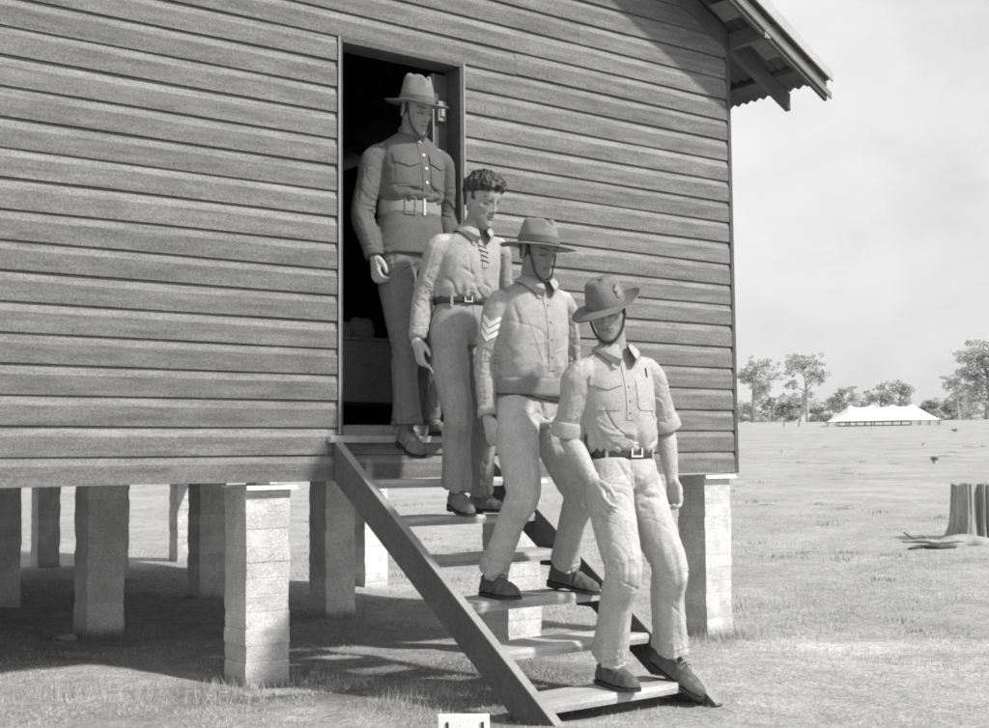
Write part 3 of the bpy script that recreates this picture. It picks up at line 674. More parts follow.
TR = [(205, 751, 424, 356, 42, dict(nb=12, r=1.1), 1, 'gum_tree', 'pale ragged gum tree nearest the hut corner', .8, 'leaf', .3),
 (230, 768, 424, 396, 16, dict(nb=6, r=1.2), 2, 'gum_tree', 'small low gum between the ragged gum and the dark round tree', .9, 'leaf', .2),
 (215, 787, 423, 399, 26, dict(nb=10, r=2.0), 3, 'round_tree', 'dense dark round tree left of the tall gum', 1.3, 'leaf_d', .1),
 (200, 806, 424, 357, 40, dict(nb=13, r=1.0, f=lambda s: 1.15-.6*abs(s-.5)), 4, 'gum_tree', 'tall open gum tree with bare trunk left of the marquee', .75, 'leaf', .36),
 (225, 841, 422, 385, 30, dict(nb=10, r=1.4), 5, 'gum_tree', 'middling gum tree rising behind the left end of the marquee', .9, 'leaf', .25),
 (235, 877, 420, 378, 26, dict(nb=9, r=1.15), 6, 'gum_tree', 'thin gum tree above the left peaks of the marquee', .7, 'leaf', .4),
 (240, 899, 420, 376, 28, dict(nb=9, r=1.15), 7, 'gum_tree', 'airy gum tree above the right peaks of the marquee', .7, 'leaf', .4),
 (235, 929, 421, 398, 20, dict(nb=9, r=2.0), 8, 'round_tree', 'small dark rounded tree just right of the marquee', 1.3, 'leaf_d', .1),
 (230, 946, 421, 401, 18, dict(nb=8, r=2.0), 9, 'round_tree', 'low dark rounded tree beside the thin gum right of the marquee', 1.2, 'leaf_d', .1),
 (205, 957, 423, 378, 22, dict(nb=9, r=.9), 10, 'gum_tree', 'thin gum tree with sparse crown left of the big gum', .55, 'leaf', .45),
 (190, 984, 425, 348, 48, dict(nb=26, r=1.5), 11, 'gum_tree', 'big bushy gum tree at the far right behind the stump', 1.1, 'leaf', .2),
 (230, 815, 422, 404, 34, dict(nb=9, r=2.0), 12, 'round_tree', 'low dark thicket tree behind the tall gum trunk', 1.1, 'leaf_d', .1),
 (255, 780, 423, 405, 60, dict(nb=12, r=1.7), 15, 'round_tree', 'long hazy thicket tree stretching below the tall gum and the dark round tree', 1.0, 'leaf', .05),
 (255, 915, 420, 404, 50, dict(nb=12, r=1.7), 16, 'round_tree', 'hazy low thicket tree behind the right end of the marquee', 1.0, 'leaf', .05),
 (250, 962, 422, 402, 44, dict(nb=12, r=1.7), 17, 'round_tree', 'hazy low thicket tree at the foot of the big gum', 1.0, 'leaf', .05),
 (250, 860, 421, 402, 40, dict(nb=10, r=1.9), 13, 'round_tree', 'wide grey thicket tree behind the left half of the marquee', 1.0, 'leaf', .1),
 (240, 742, 424, 400, 30, dict(nb=9, r=1.9), 14, 'round_tree', 'low grey thicket tree at the foot of the ragged gum', 1.0, 'leaf', .1)]
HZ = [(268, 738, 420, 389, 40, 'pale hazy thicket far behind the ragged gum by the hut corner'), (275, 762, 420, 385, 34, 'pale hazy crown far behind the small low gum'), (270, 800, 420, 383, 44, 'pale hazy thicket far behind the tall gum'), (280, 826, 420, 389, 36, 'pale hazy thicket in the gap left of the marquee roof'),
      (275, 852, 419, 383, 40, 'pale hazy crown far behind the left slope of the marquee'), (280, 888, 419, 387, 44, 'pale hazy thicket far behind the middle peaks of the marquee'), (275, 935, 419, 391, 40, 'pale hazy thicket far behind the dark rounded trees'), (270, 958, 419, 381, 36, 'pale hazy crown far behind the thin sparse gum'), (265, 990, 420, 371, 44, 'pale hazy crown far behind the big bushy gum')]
M['leaf_h'] = mat('haze_tinted_leaves', .56, .9, .1, (.15, .6))  # palest leaf colour, with the far haze painted in
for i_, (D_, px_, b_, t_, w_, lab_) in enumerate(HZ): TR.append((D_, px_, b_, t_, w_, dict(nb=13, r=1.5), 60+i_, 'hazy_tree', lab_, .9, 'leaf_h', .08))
for a in TR: tree(*a)
for (D, px, py, top, wpx, seed, lab) in ((105, 953, 440, 437.5, 7, 31, 'low dark shrub in the paddock right of the marquee'), (60, 781, 460, 457.5, 12, 33, 'flat dark weed clump in the paddock left of the marquee'), (45, 932, 473, 468, 4, 34, 'small dark thistle in the middle of the paddock'), (70, 921, 456, 453.5, 5, 35, 'tiny dark tussock beyond the thistle')):
    tree(D, px, py, top, wpx, dict(nb=5, r=2.0), seed, 'paddock_shrub', lab, .5, 'leaf', .1, 'low shrubs in the paddock')

# ------------------------------------------------------------------ people
UP = V(0, 0, 1)
class Frame:
    def __init__(s, yaw, pitch=0, roll=0):
        """yaw 0 faces out of the doorway (-y); positive turns toward the person's right (-x)"""
        a = yaw; s.f = V(-sin(a), -cos(a), 0); s.r = np.cross(s.f, UP); s.u = UP.copy()
        if pitch: s.f, s.u = s.f*cos(pitch)-s.u*sin(pitch), s.u*cos(pitch)+s.f*sin(pitch)
        if roll: s.r, s.u = s.r*cos(roll)+s.u*sin(roll), s.u*cos(roll)-s.r*sin(roll)
    def p(s, x, y, z): return s.r*x+s.f*y+s.u*z
    def local(s, P): return np.stack([P@s.r, P@s.f, P@s.u], -1)

def limb_coords(P, path):
    """arc length s, distance and angle-ish radial vector of points against a polyline"""
    path = np.asarray(path, float); best = np.full(len(P), 1e9); S = np.zeros(len(P)); Rv = np.zeros_like(P); acc = 0
    for a, b in zip(path[:-1], path[1:]):
        d = b-a; L = np.linalg.norm(d); d = d/L; t = np.clip((P-a)@d, 0, L); q = a+t[:, None]*d; v = P-q; dd = np.linalg.norm(v, axis=1)
        k = dd < best; best[k] = dd[k]; S[k] = acc+t[k]; Rv[k] = v[k]; acc += L
    return S, best, Rv
def crease(P, pts, w, amp):
    """valley or ridge along a polyline, tapered at its ends"""
    w, amp = (w*.75, amp*1.12) if amp < 0 else (w, amp)
    pts = catmull(pts, 5); S, D, _ = limb_coords(P, pts); tot = np.sum(np.linalg.norm(np.diff(pts, axis=0), axis=1))
    return amp*np.exp(-(D/w)**2)*np.clip(np.sin(pi*np.clip(S/tot, .02, .98)), 0, 1)**.5
def joint_wrinkles(P, path, s0, width, lam, amp, seed, inner=None, tilt=1.0):
    """broken crossing folds round a joint: thin ridges with slack valleys, strongest on the inner side of the bend"""
    path = np.asarray(path, float)
    S, D, Rv = limb_coords(P, path); n = Rv/np.maximum(D, 1e-6)[:, None]
    ax = unit(path[-1]-path[0]); e1 = unit(np.cross(ax, V(.3, .7, .1))); e2 = np.cross(ax, e1); ph = np.arctan2(n@e2, n@e1)
    env = np.exp(-((S-s0)/width)**2)
    if inner is not None: env = env*np.clip(.40+.70*(n@unit(inner)), .08, 1.2)
    q = np.random.default_rng(int(seed*13+7)); c0, sg = q.uniform(0, 6.28), q.choice([-1, 1])
    wv = vnoise(P*7+seed*5.7)
    out = 0
    for k, (l_, a_, t_) in enumerate(((lam*1.6, .62, 1.1), (lam*.95, -.95, -.9), (lam*.6, .35, .6))):
        u = S/l_+sg*t_*tilt*np.sin(ph+c0+k*1.7)*.9+.7*wv
        m_ = vnoise(np.c_[u, np.cos(ph)*.85+seed*3.1+k*9, np.sin(ph)*.85])
        r = np.clip(1-np.abs(m_)*(3.4 if a_ > 0 else 4.6), 0, 1)**(1.5 if a_ > 0 else 1.1)
        out = out+a_*(r-.22)
    return amp*1.55*env*out
def drape(P, path, amp, seed, nfold=4):
    """long soft folds running along a limb"""
    S, D, Rv = limb_coords(P, path); ax = unit(path[-1]-path[0]); e1 = unit(np.cross(ax, V(.3, .7, .1))); e2 = np.cross(ax, e1)
    ph = np.arctan2(Rv@e2, Rv@e1)
    return amp*(vnoise(np.c_[np.cos(ph)*1.6, np.sin(ph)*1.6, S*3.2+seed*7])+.6*vnoise(np.c_[np.cos(ph)*3.1+9, np.sin(ph)*3.1, S*4.5+seed*3]))

def hand(g, W, d, n, th, curl=1.0, sc=1.0, spread=.10, thumb=.6, curls=None):
    """palm, four jointed fingers of unequal length and a thumb off the side of the palm.
    W wrist, d hand direction, n palm facing, th toward the thumb"""
    d = unit(d); n = unit(n-d*(n@d)); th = unit(th-d*(th@d)-n*(th@n)); tips = {}
    sec = [(-.035, .027, .021), (0, .028, .019), (.022, .034, .018), (.055, .041, .0165), (.083, .0425, .0145), (.096, .039, .011)]
    g.loft([ellipse(W+d*a*sc+n*(.004 if a > .03 else 0), th*b*sc, n*c*sc, 2.5, 20) for a, b, c in sec])
    for i, (off, L, r) in enumerate(((.031, .074, .0088), (.0105, .083, .0092), (-.0105, .077, .0088), (-.0305, .060, .0078))):
        k = (curls[i] if curls else curl*(1+.10*i)); p = W+d*.086*sc+th*off*sc; q = unit(d+th*off*spread*14*.5); ang = 0; pts = [p-q*.012, p]
        for L_, a in ((.46, 24), (.30, 38), (.24, 22)):
            ang += R_(a)*k; v = q*cos(ang)+n*sin(ang); p = p+v*L*L_*sc; pts.append(p)
        g.loft(tube(pts, [r*sc, r*1.0*sc, r*1.03*sc, r*.93*sc, r*.66*sc], th, 2, 12, 3)); tips[i] = p
        g.loft(ellipsoid(p, (th*r*.62*sc, n*r*.62*sc, unit(v)*r*.72*sc), 8, 6))
    p0 = W+d*.016*sc+th*.022*sc+n*.004; p1 = W+d*.048*sc+th*.045*sc+n*.014; 
    p2 = p1+(d*.8+th*(.35*thumb)+n*.35)*.036*sc; p3 = p2+(d*.95+th*(.02*thumb)+n*.25)*.028*sc
    g.loft(tube([p0, p1, p2, p3], [.0145*sc, .0135*sc, .0105*sc, .0072*sc], n, 2, 12, 3)); g.loft(ellipsoid(p3, (th*.0070*sc, n*.0068*sc, d*.0080*sc), 8, 6))
    return tips

def head_geo(g, O, F, sc=1.0):
    T = [(-.004, .016, .080, -.050), (.004, .027, .089, -.040), (.018, .040, .095, -.016), (.036, .052, .094, .010), (.056, .060, .093, .040), (.080, .0665, .091, .068),
         (.110, .0715, .0915, .088), (.140, .0750, .0955, .096), (.165, .0765, .0945, .0985), (.190, .0735, .0850, .0935), (.212, .0625, .0660, .0780), (.228, .0415, .0400, .0530), (.236, .0130, .0130, .0170)]
    rings = []
    Z = np.linspace(0, len(T)-1, 40); A = np.array(T)
    for z in Z:
        i = min(int(z), len(T)-2); t = z-i; row = A[i]*(1-t)+A[i+1]*t; zz, w_, fr, bk = row*sc
        th = np.linspace(0, 2*pi, 40, endpoint=False); c, s_ = np.cos(th), np.sin(th); e = 2.25
        x = np.sign(c)*np.abs(c)**(2/e)*w_; mid = (fr-bk)/2; hl = (fr+bk)/2; y = mid+np.sign(s_)*np.abs(s_)**(2/e)*hl
        # squeeze the front so that the face is narrower than the skull
        k = np.clip((y-.02)/.07, 0, 1); x = x*(1-.20*k*k)
        rings.append(O+np.outer(x, F.r)+np.outer(y, F.f)+F.u*zz)
    g.loft(rings)
    P = lambda x, y, z: O+F.p(x*sc, y*sc, z*sc)
    nose = []
    for z, y0, hw, dp in ((.136, .088, .010, .010), (.120, .086, .0085, .0175), (.104, .085, .0105, .0255), (.092, .084, .0140, .0330), (.084, .083, .0165, .0300), (.077, .083, .0130, .0150)):
        nose.append(np.array([P(-hw, y0-.012, z), P(-hw*.95, y0+dp*.35, z), P(-hw*.5, y0+dp*.85, z), P(0, y0+dp, z+.001), P(hw*.5, y0+dp*.85, z), P(hw*.95, y0+dp*.35, z), P(hw, y0-.012, z)]))
    g.loft(nose)
    E_ = lambda c, a, b, d: g.loft(ellipsoid(P(*c), (F.r*a*sc, F.f*b*sc, F.u*d*sc)))
    for s in (-1, 1):
        E_((s*.027, .0765, .1415), .019, .0155, .0080)     # brow
        E_((s*.041, .056, .102), .019, .018, .016)       # cheekbone
        E_((s*.028, .0735, .1195), .0130, .0125, .0115)  # eyeball under the lid
        E_((s*.012, .092, .0835), .0075, .010, .0065)    # nostril wing
        # ear: rim and lobe
        c = V(s*.0775, -.006, .116)
        rim = [P(c[0]+s*.002, c[1]+.010*cos(t)-.012*sin(t)*.25, c[2]+.031*sin(t)) for t in np.linspace(-2.2, 2.6, 9)]
        g.loft(tube(rim, [.0052*sc]*9, F.r, 2, 8, 2)); E_((s*.0755, -.006, .112), .0060, .0125, .026)
    E_((0, .090, .0640), .0225, .0085, .0046); E_((0, .0885, .0545), .0200, .0090, .0052)    # lips
    E_((0, .084, .020), .020, .014, .014)                                                     # chin
def head_finish(P, N_, O, F, sc, tint):
    q = F.local(P-O)/sc; x, y, z = q.T; d = np.zeros(len(P)); front = y > .03; ax = np.abs(x)
    d -= .0075*np.exp(-((ax-.021)/.011)**2-((z-.127)/.010)**2)*front            # inner eye corner
    d -= .0030*np.exp(-((ax-.044)/.012)**2-((z-.116)/.010)**2)*front
    d -= .0030*np.exp(-((z-.0593)/.0022)**2)*(ax < .026)*front                   # mouth line
    d -= .0030*np.exp(-((z-.043)/.006)**2)*np.exp(-(x/.024)**2)*front            # under the lip
    d -= .0026*np.exp(-((ax-.036-.12*(.09-z))/.006)**2)*np.exp(-((z-.068)/.016)**2)*front   # nasolabial fold
    d -= .004*np.exp(-((ax-.053)/.016)**2-((z-.062)/.018)**2)*front              # hollow cheek
    t = np.ones(len(P))
    fz = front*(y > .05)
    t *= 1-.72*fz*np.exp(-((z-.1475-.12*(ax-.03)+1.6*(ax-.03)**2)/.0042)**2)*(ax > .010)*(ax < .052)        # eyebrow
    t *= 1-.82*fz*np.exp(-((z-.1165)/.0036)**2)*(ax > .017)*(ax < .045)         # lashes of the lowered lid
    t *= 1-.42*np.exp(-((z-.0592)/.0026)**2)*(ax < .025)*fz
    t *= 1-.18*np.exp(-((z-.060)/.0075)**2)*(ax < .024)*fz
    t *= 1-.6*np.exp(-((ax-.008)/.0035)**2-((z-.0785)/.003)**2)*fz               # nostrils
    t *= 1-.16*np.exp(-((z-.035)/.025)**2)*(y > .0)*(z < .07)
    t *= 1-.16*np.exp(-((ax-.050)/.018)**2-((z-.070)/.030)**2)*front  # stubble and hollow-cheek shading put into the tint
    t *= 1-.22*np.exp(-((ax-.026)/.016)**2-((z-.122)/.012)**2)*fz  # eye-socket shade painted into the tint
    t *= 1+.10*np.exp(-((ax)/.010)**2-((z-.10)/.02)**2)*fz  # highlight along the nose painted into the tint
    t *= 1+.06*vnoise(P*45)                    # beard shade
    on = (z > -.02)
    return np.where(on, d*sc, 0), np.where(on, t, 1)*tint

def hat(par, O, F, brimf, sc=1.0, felt='felt', crown_h=.125, pinch=.35, dent=.035, band=True, tilt=(0, 0), rx=.083, ry=.101, wide=.083, name='slouch_hat', groove=True, zoff=.150):
    """slouch hat sitting on the head: crown with crease, pugaree band, shaped brim"""
    H = Frame(0); H.f, H.r, H.u = F.f, F.r, F.u
    a, b = tilt
    f2 = H.f*cos(a)-H.u*sin(a); u2 = H.u*cos(a)+H.f*sin(a); r2 = H.r*cos(b)+u2*sin(b); u3 = u2*cos(b)-H.r*sin(b)
    H.f, H.r, H.u = f2, r2, u3
    C0 = O+F.u*zoff*sc+F.f*(-.002)
    n = 72; th = np.linspace(0, 2*pi, n, endpoint=False)
    rows = []
    for (k, z, sq) in ((1.0, -.004, 0), (1.0, .012, 0), (.985, .035, .15), (.955, .065, .5), (.90, .092, .85), (.83, .110, 1), (.72, .121, 1), (.56, .126, 1), (.38, .126, 1), (.2, .125, 1), (.05, .125, 1)):
        x = rx*k*np.cos(th); y = ry*k*np.sin(th); zz = np.full(n, z*crown_h/.125)
        fr = np.clip(y/ry, 0, 1); x = x*(1-pinch*sq*fr**1.2)
        if groove: zz = zz-dent*np.exp(-(x/.024)**2)*np.clip((k < .9)*(1-(k/.95)**2)*1.4, 0, 1)*(.55+.45*(y/ry+.3))
        if pinch:                                        # finger dents either side at the front
            for s in (-1, 1): zz = zz; x = x-s*.016*sq*np.exp(-((y-.055)/.028)**2-((np.abs(z-.088))/.026)**2)*(np.sign(x) == s)
        zz = zz+.010*sq*(y/ry)*(-.3)+.008*vnoise(np.c_[np.cos(th)*1.6, np.sin(th)*1.6, np.full(n, z*14+crown_h*50)])*sq; x = x*(1+.05*sq*vnoise(np.c_[np.cos(th)*1.5+3, np.sin(th)*1.5, np.full(n, z*16+crown_h*70)]))
        rows.append(C0+np.outer(x, H.r)+np.outer(y, H.f)+np.outer(zz, H.u))
    g = Geo(); g.loft(rows, cap=False); g.add([tuple(rows[-1].mean(0))], []); 
    base = len(g.v)-1; last = (len(rows)-1)*n; g.f += [(last+j, last+(j+1) % n, base) for j in range(n)]; g.t = [1.0]*len(g.v)
    root = g.obj(name, M[felt], par, True)
    br = []; m = 9
    for side in (0, 1):
        for i in (range(m) if side == 0 else range(m-1, -1, -1)):
            k = i/(m-1); x = (rx-.002+wide*k)*np.cos(th); y = (ry-.002+wide*k*1.02)*np.sin(th)
            zz = brimf(th, k)-.0035*side+.0085*vnoise(np.c_[np.cos(th)*1.9, np.sin(th)*1.9, np.full(n, 4.+len(name)+crown_h*90)])*k*k
            br.append(C0+np.outer(x, H.r)+np.outer(y, H.f)+np.outer(zz, H.u))
    g = Geo(); g.loft(br, cap=False, closed=True); g.obj('brim', M[felt], root, True)
    if band:
        rows = []
        for j, z in enumerate(np.linspace(.001, .042, 13)):
            o = .0035+.0022*sin(j*pi/2*.9)**2-(.003 if j in (0, 12) else 0)
            tl = .003*np.sin(th*1+j*.2)
            k = 1.0-.0005*j; rows.append(C0+np.outer((rx*k+o)*np.cos(th)*(1-.03*np.clip(np.sin(th), 0, 1)), H.r)+np.outer((ry*k+o)*np.sin(th), H.f)+np.outer(z+tl, H.u))
        g = Geo(); g.loft(rows, cap=False); g.obj('hat_band', M['band'], root, True)
    return root, H, C0

def boot(par, ank, toe, shin, m='leather', hi=.13, sc=1.0, dusty=False):
    v = toe-ank; L = np.linalg.norm(v); w_ = unit(v); side = unit(np.cross(w_, UP)); up = np.cross(side, w_); a = math.atan2(.060, .190)
    e1 = unit(w_*cos(a)+up*sin(a)); e2 = np.cross(side, e1)
    s0 = ank-e2*.088*sc                                     # sole point under the ankle
    g = Geo(); rings = []
    for x, hw, h in ((-.070, .014, .050), (-.062, .028, .066), (-.040, .034, .085), (-.005, .035, .094), (.035, .036, .090), (.075, .040, .074), (.110, .0455, .060), (.145, .047, .050), (.180, .042, .043), (.203, .030, .036), (.214, .014, .024)):
        c = s0+e1*x*sc+e2*.014*sc; t = np.linspace(0, 2*pi, 24, endpoint=False)
        zz = np.sin(t); y = np.cos(t); z2 = np.where(zz > 0, zz*h, zz*.006); wdt = np.where(zz > 0, 1-.18*zz, 1)
        ec = np.sign(y)*np.abs(y)**.75
        rings.append(c+np.outer(ec*wdt*hw*sc, side)+np.outer((z2+.006)*sc, e2))
    g.loft(rings)
    sh = unit(shin)
    g.loft(tube([ank-e2*.035, ank+sh*.02, ank+sh*hi*.6, ank+sh*hi], [(.036, .045), (.037, .043), (.040, .046), (.044, .050)], e1, 2.1, 20, 3))
    me = voxel(g, .0045, 3); P = get_co(me); N_ = get_no(me)
    d = .0022*fbm(P*38, 2); lx = (P-s0)@e1; lz = (P-s0)@e2
    d += .003*np.sin(lx*150+4*vnoise(P*20))*np.exp(-((lx-.10)/.035)**2)*(lz > .03)       # toe-break creases
    d += .003*np.sin(lz*190+3*vnoise(P*18))*np.exp(-((lz-.095)/.03)**2)                   # ankle creases
    set_co(me, P+N_*d[:, None])
    root = finish(me, 'boot', M[m], par, True)
    g = Geo(); ol = []
    for x, hw in ((-.074, .012), (-.066, .028), (-.040, .036), (0, .036), (.04, .036), (.08, .042), (.115, .0485), (.15, .0495), (.185, .044), (.207, .032), (.218, .014)): ol.append((x, hw))
    loop = [(x, h) for x, h in ol]+[(x, -h) for x, h in ol[::-1]]
    g.loft([np.array([s0+e1*x*sc+side*y*sc+e2*z*sc for x, y in loop]) for z in (.000, .014)]); 
    hl = [(x, y) for x, y in loop if x < .02]
    g.loft([np.array([s0+e1*x*sc*.98+side*y*sc*.97+e2*z*sc for x, y in hl]) for z in (-.016, -.0005)])
    g.obj('sole', M['strap'], root)
    g = Geo()
    for i in range(4):
        x = .045+.016*i; h = .092-.10*(x-.03)
        g.loft(tube([s0+e1*x*sc+side*s*.018+e2*(h+.012-.35*abs(s)**2*.012+.003*(1-abs(s))) for s in (-1, -.4, .4, 1)], [.0022]*4, e2, 2, 6, 2))
    g.obj('laces', M['strap'], root)
    return root

def cast(bvh, P, d, back=.25, off=.004):
    o = Vector(np.asarray(P)-np.asarray(d)*back); h = bvh.ray_cast(o, Vector(d), back*2.2)
    if h[0] is None:
        h = bvh.find_nearest(Vector(P)); 
        return np.array(h[0])+np.array(h[1])*off, np.array(h[1])
    n = np.array(h[1]); n = n if n@d < 0 else -n
    return np.array(h[0])-np.asarray(d)*off, n
def patch(bvh, O, U, W, d, rows, name, m, par, off=.004, thick=.004, tint=1.0, nu=14):
    """cloth piece lying on a garment: rows = [(v, u0, u1), ...] in the plane O + U*u + W*v, cast along d"""
    rows = np.array(rows, float); k = max(2, int(14/len(rows))+1); R2 = []
    for a, b in zip(rows[:-1], rows[1:]):
        for t in np.linspace(0, 1, k, endpoint=False): R2.append(a*(1-t)+b*t)
    R2.append(rows[-1]); top = []
    for v, u0, u1 in R2:
        for t in np.linspace(0, 1, nu): top.append(cast(bvh, O+U*(u0+(u1-u0)*t)+W*v, d, off=off)[0])
    top = np.array(top).reshape(len(R2), nu, 3)
    for _ in range(2):
        top[1:-1, 1:-1] = .5*top[1:-1, 1:-1]+.125*(top[:-2, 1:-1]+top[2:, 1:-1]+top[1:-1, :-2]+top[1:-1, 2:])
    bot = top+np.asarray(d)*(thick+off); g = Geo(); nr = len(R2); n = nr*nu
    idx = lambda i, j, s: s*n+i*nu+j; fs = []
    for i in range(nr-1):
        for j in range(nu-1): fs += [(idx(i, j, 0), idx(i, j+1, 0), idx(i+1, j+1, 0), idx(i+1, j, 0)), (idx(i, j, 1), idx(i+1, j, 1), idx(i+1, j+1, 1), idx(i, j+1, 1))]
    for i in range(nr-1):
        for j in (0, nu-1): fs.append((idx(i, j, 0), idx(i+1, j, 0), idx(i+1, j, 1), idx(i, j, 1)))
    for j in range(nu-1):
        for i in (0, nr-1): fs.append((idx(i, j, 0), idx(i, j+1, 0), idx(i, j+1, 1), idx(i, j, 1)))
    g.add(np.concatenate([top.reshape(-1, 3), bot.reshape(-1, 3)]), fs, tint); return g.obj(name, m, par, False)
def button(bvh, P, d, par, r=.0065, m='metal', name='button'):
    q, n = cast(bvh, P, d, off=.003); a = unit(np.cross(n, UP)); b = np.cross(n, a); g = Geo()
    g.loft([ellipse(q+n*h, a*r*k, b*r*k, 2, 12) for h, k in ((-.004, 1), (.002, 1), (.004, .7))]); return g.obj(name, M[m], par)
def collar(bvh, nb, F, par, m, rn=.064, drop=.075, spread=.05, stand=.034, open_=.32, gap=.0):
    """folded shirt collar: stands on the neck band, falls over the shirt to two points"""
    g = Geo(); n = 41; ths = np.linspace(-pi+open_, pi-open_, n); rows = []
    for v in np.linspace(0, 1, 6):
        row = []
        for t in ths:
            # t measured from the back of the neck
            dirv = F.r*sin(t)-F.f*cos(t); fr = np.clip((abs(t)-1.5)/(pi-open_-1.5), 0, 1)
            out = rn+.003+.010*v+(.034+.006*fr)*v**1.3; dr_ = (.028+.020*fr)*v+(drop-.048)*fr**2*v
            p = nb+dirv*out+UP*(stand*(1-.42*fr)-dr_)+F.f*(.012+.016*fr*v)+F.f*.006
            if v > .25:
                h = bvh.find_nearest(Vector(p)); q = np.array(h[0]); nn = np.array(h[1]); side = (p-q)@nn
                want = .007+.010*(1-v); 
                if side < want or v > .8: p = q+nn*max(want, min(side, .012 if v > .8 else 1))
            row.append(p)
        rows.append(row)
    A = np.array(rows); m_ = A.shape[0]
    for _ in range(2): A[1:-1, 1:-1] = .5*A[1:-1, 1:-1]+.125*(A[:-2, 1:-1]+A[2:, 1:-1]+A[1:-1, :-2]+A[1:-1, 2:])
    inner = np.array([[nb+(F.r*sin(t)-F.f*cos(t))*(rn-.001)+UP*(stand*(1-.42*np.clip((abs(t)-1.5)/(pi-open_-1.5), 0, 1))-.003-k*.03)+F.f*.010 for t in ths] for k in (0, 1)])
    B = A-.0035*np.array([[unit(np.cross(A[i, min(j+1, n-1)]-A[i, max(j-1, 0)], A[min(i+1, m_-1), j]-A[max(i-1, 0), j]))*-1 for j in range(n)] for i in range(m_)])
    vs = np.concatenate([inner[1], inner[0], A.reshape(-1, 3)]); R = m_+2
    fs = [(i*n+j, i*n+j+1, (i+1)*n+j+1, (i+1)*n+j) for i in range(R-1) for j in range(n-1)]
    g.add(vs, fs); o = g.obj('collar', m, par, True)
    md = o.modifiers.new('s', 'SOLIDIFY'); md.thickness = .003; md.offset = -1; md = o.modifiers.new('e', 'EDGE_SPLIT'); md.split_angle = R_(38); return o

def belt_ring(par, c, F, a, b, h, m, name='belt', e=2.3, tilt=0., wav=.002, seed=0):
    n = 64; th = np.linspace(0, 2*pi, n, endpoint=False); ct, st_ = np.cos(th), np.sin(th)
    x = np.sign(ct)*np.abs(ct)**(2/e); y = np.sign(st_)*np.abs(st_)**(2/e); rings = []
    zo = wav*vnoise(np.c_[ct*2, st_*2, np.full(n, seed)])+tilt*x
    for o, z in ((-.006, -h/2), (.004, -h/2), (.0055, -h/4), (.0055, h/4), (.004, h/2), (-.006, h/2)):
        rings.append(c+np.outer(x*(a+o), F.r)+np.outer(y*(b+o), F.f)+np.outer(zo+z, UP))
    g = Geo(); g.loft(rings, cap=False, closed=True); return g.obj(name, M[m], par, True)
def frame_plate(c, X, Y, N_, w, h, t, thick, name, m, par):
    """rectangular buckle: four bars round an opening"""
    g = Geo()
    for s in (-1, 1):
        for (cc, hx, hy) in ((c+Y*s*(h/2-t/2), w/2, t/2), (c+X*s*(w/2-t/2), t/2, h/2-t-.0003)):
            vs = [cc+X*i*hx+Y*j*hy+N_*k*thick/2 for k in (-1, 1) for (i, j) in ((-1, -1), (1, -1), (1, 1), (-1, 1))]
            g.add(vs, [(3,2,1,0),(4,5,6,7),(0,1,5,4),(1,2,6,5),(2,3,7,6),(3,0,4,7)])
    return g.obj(name, M[m], par)

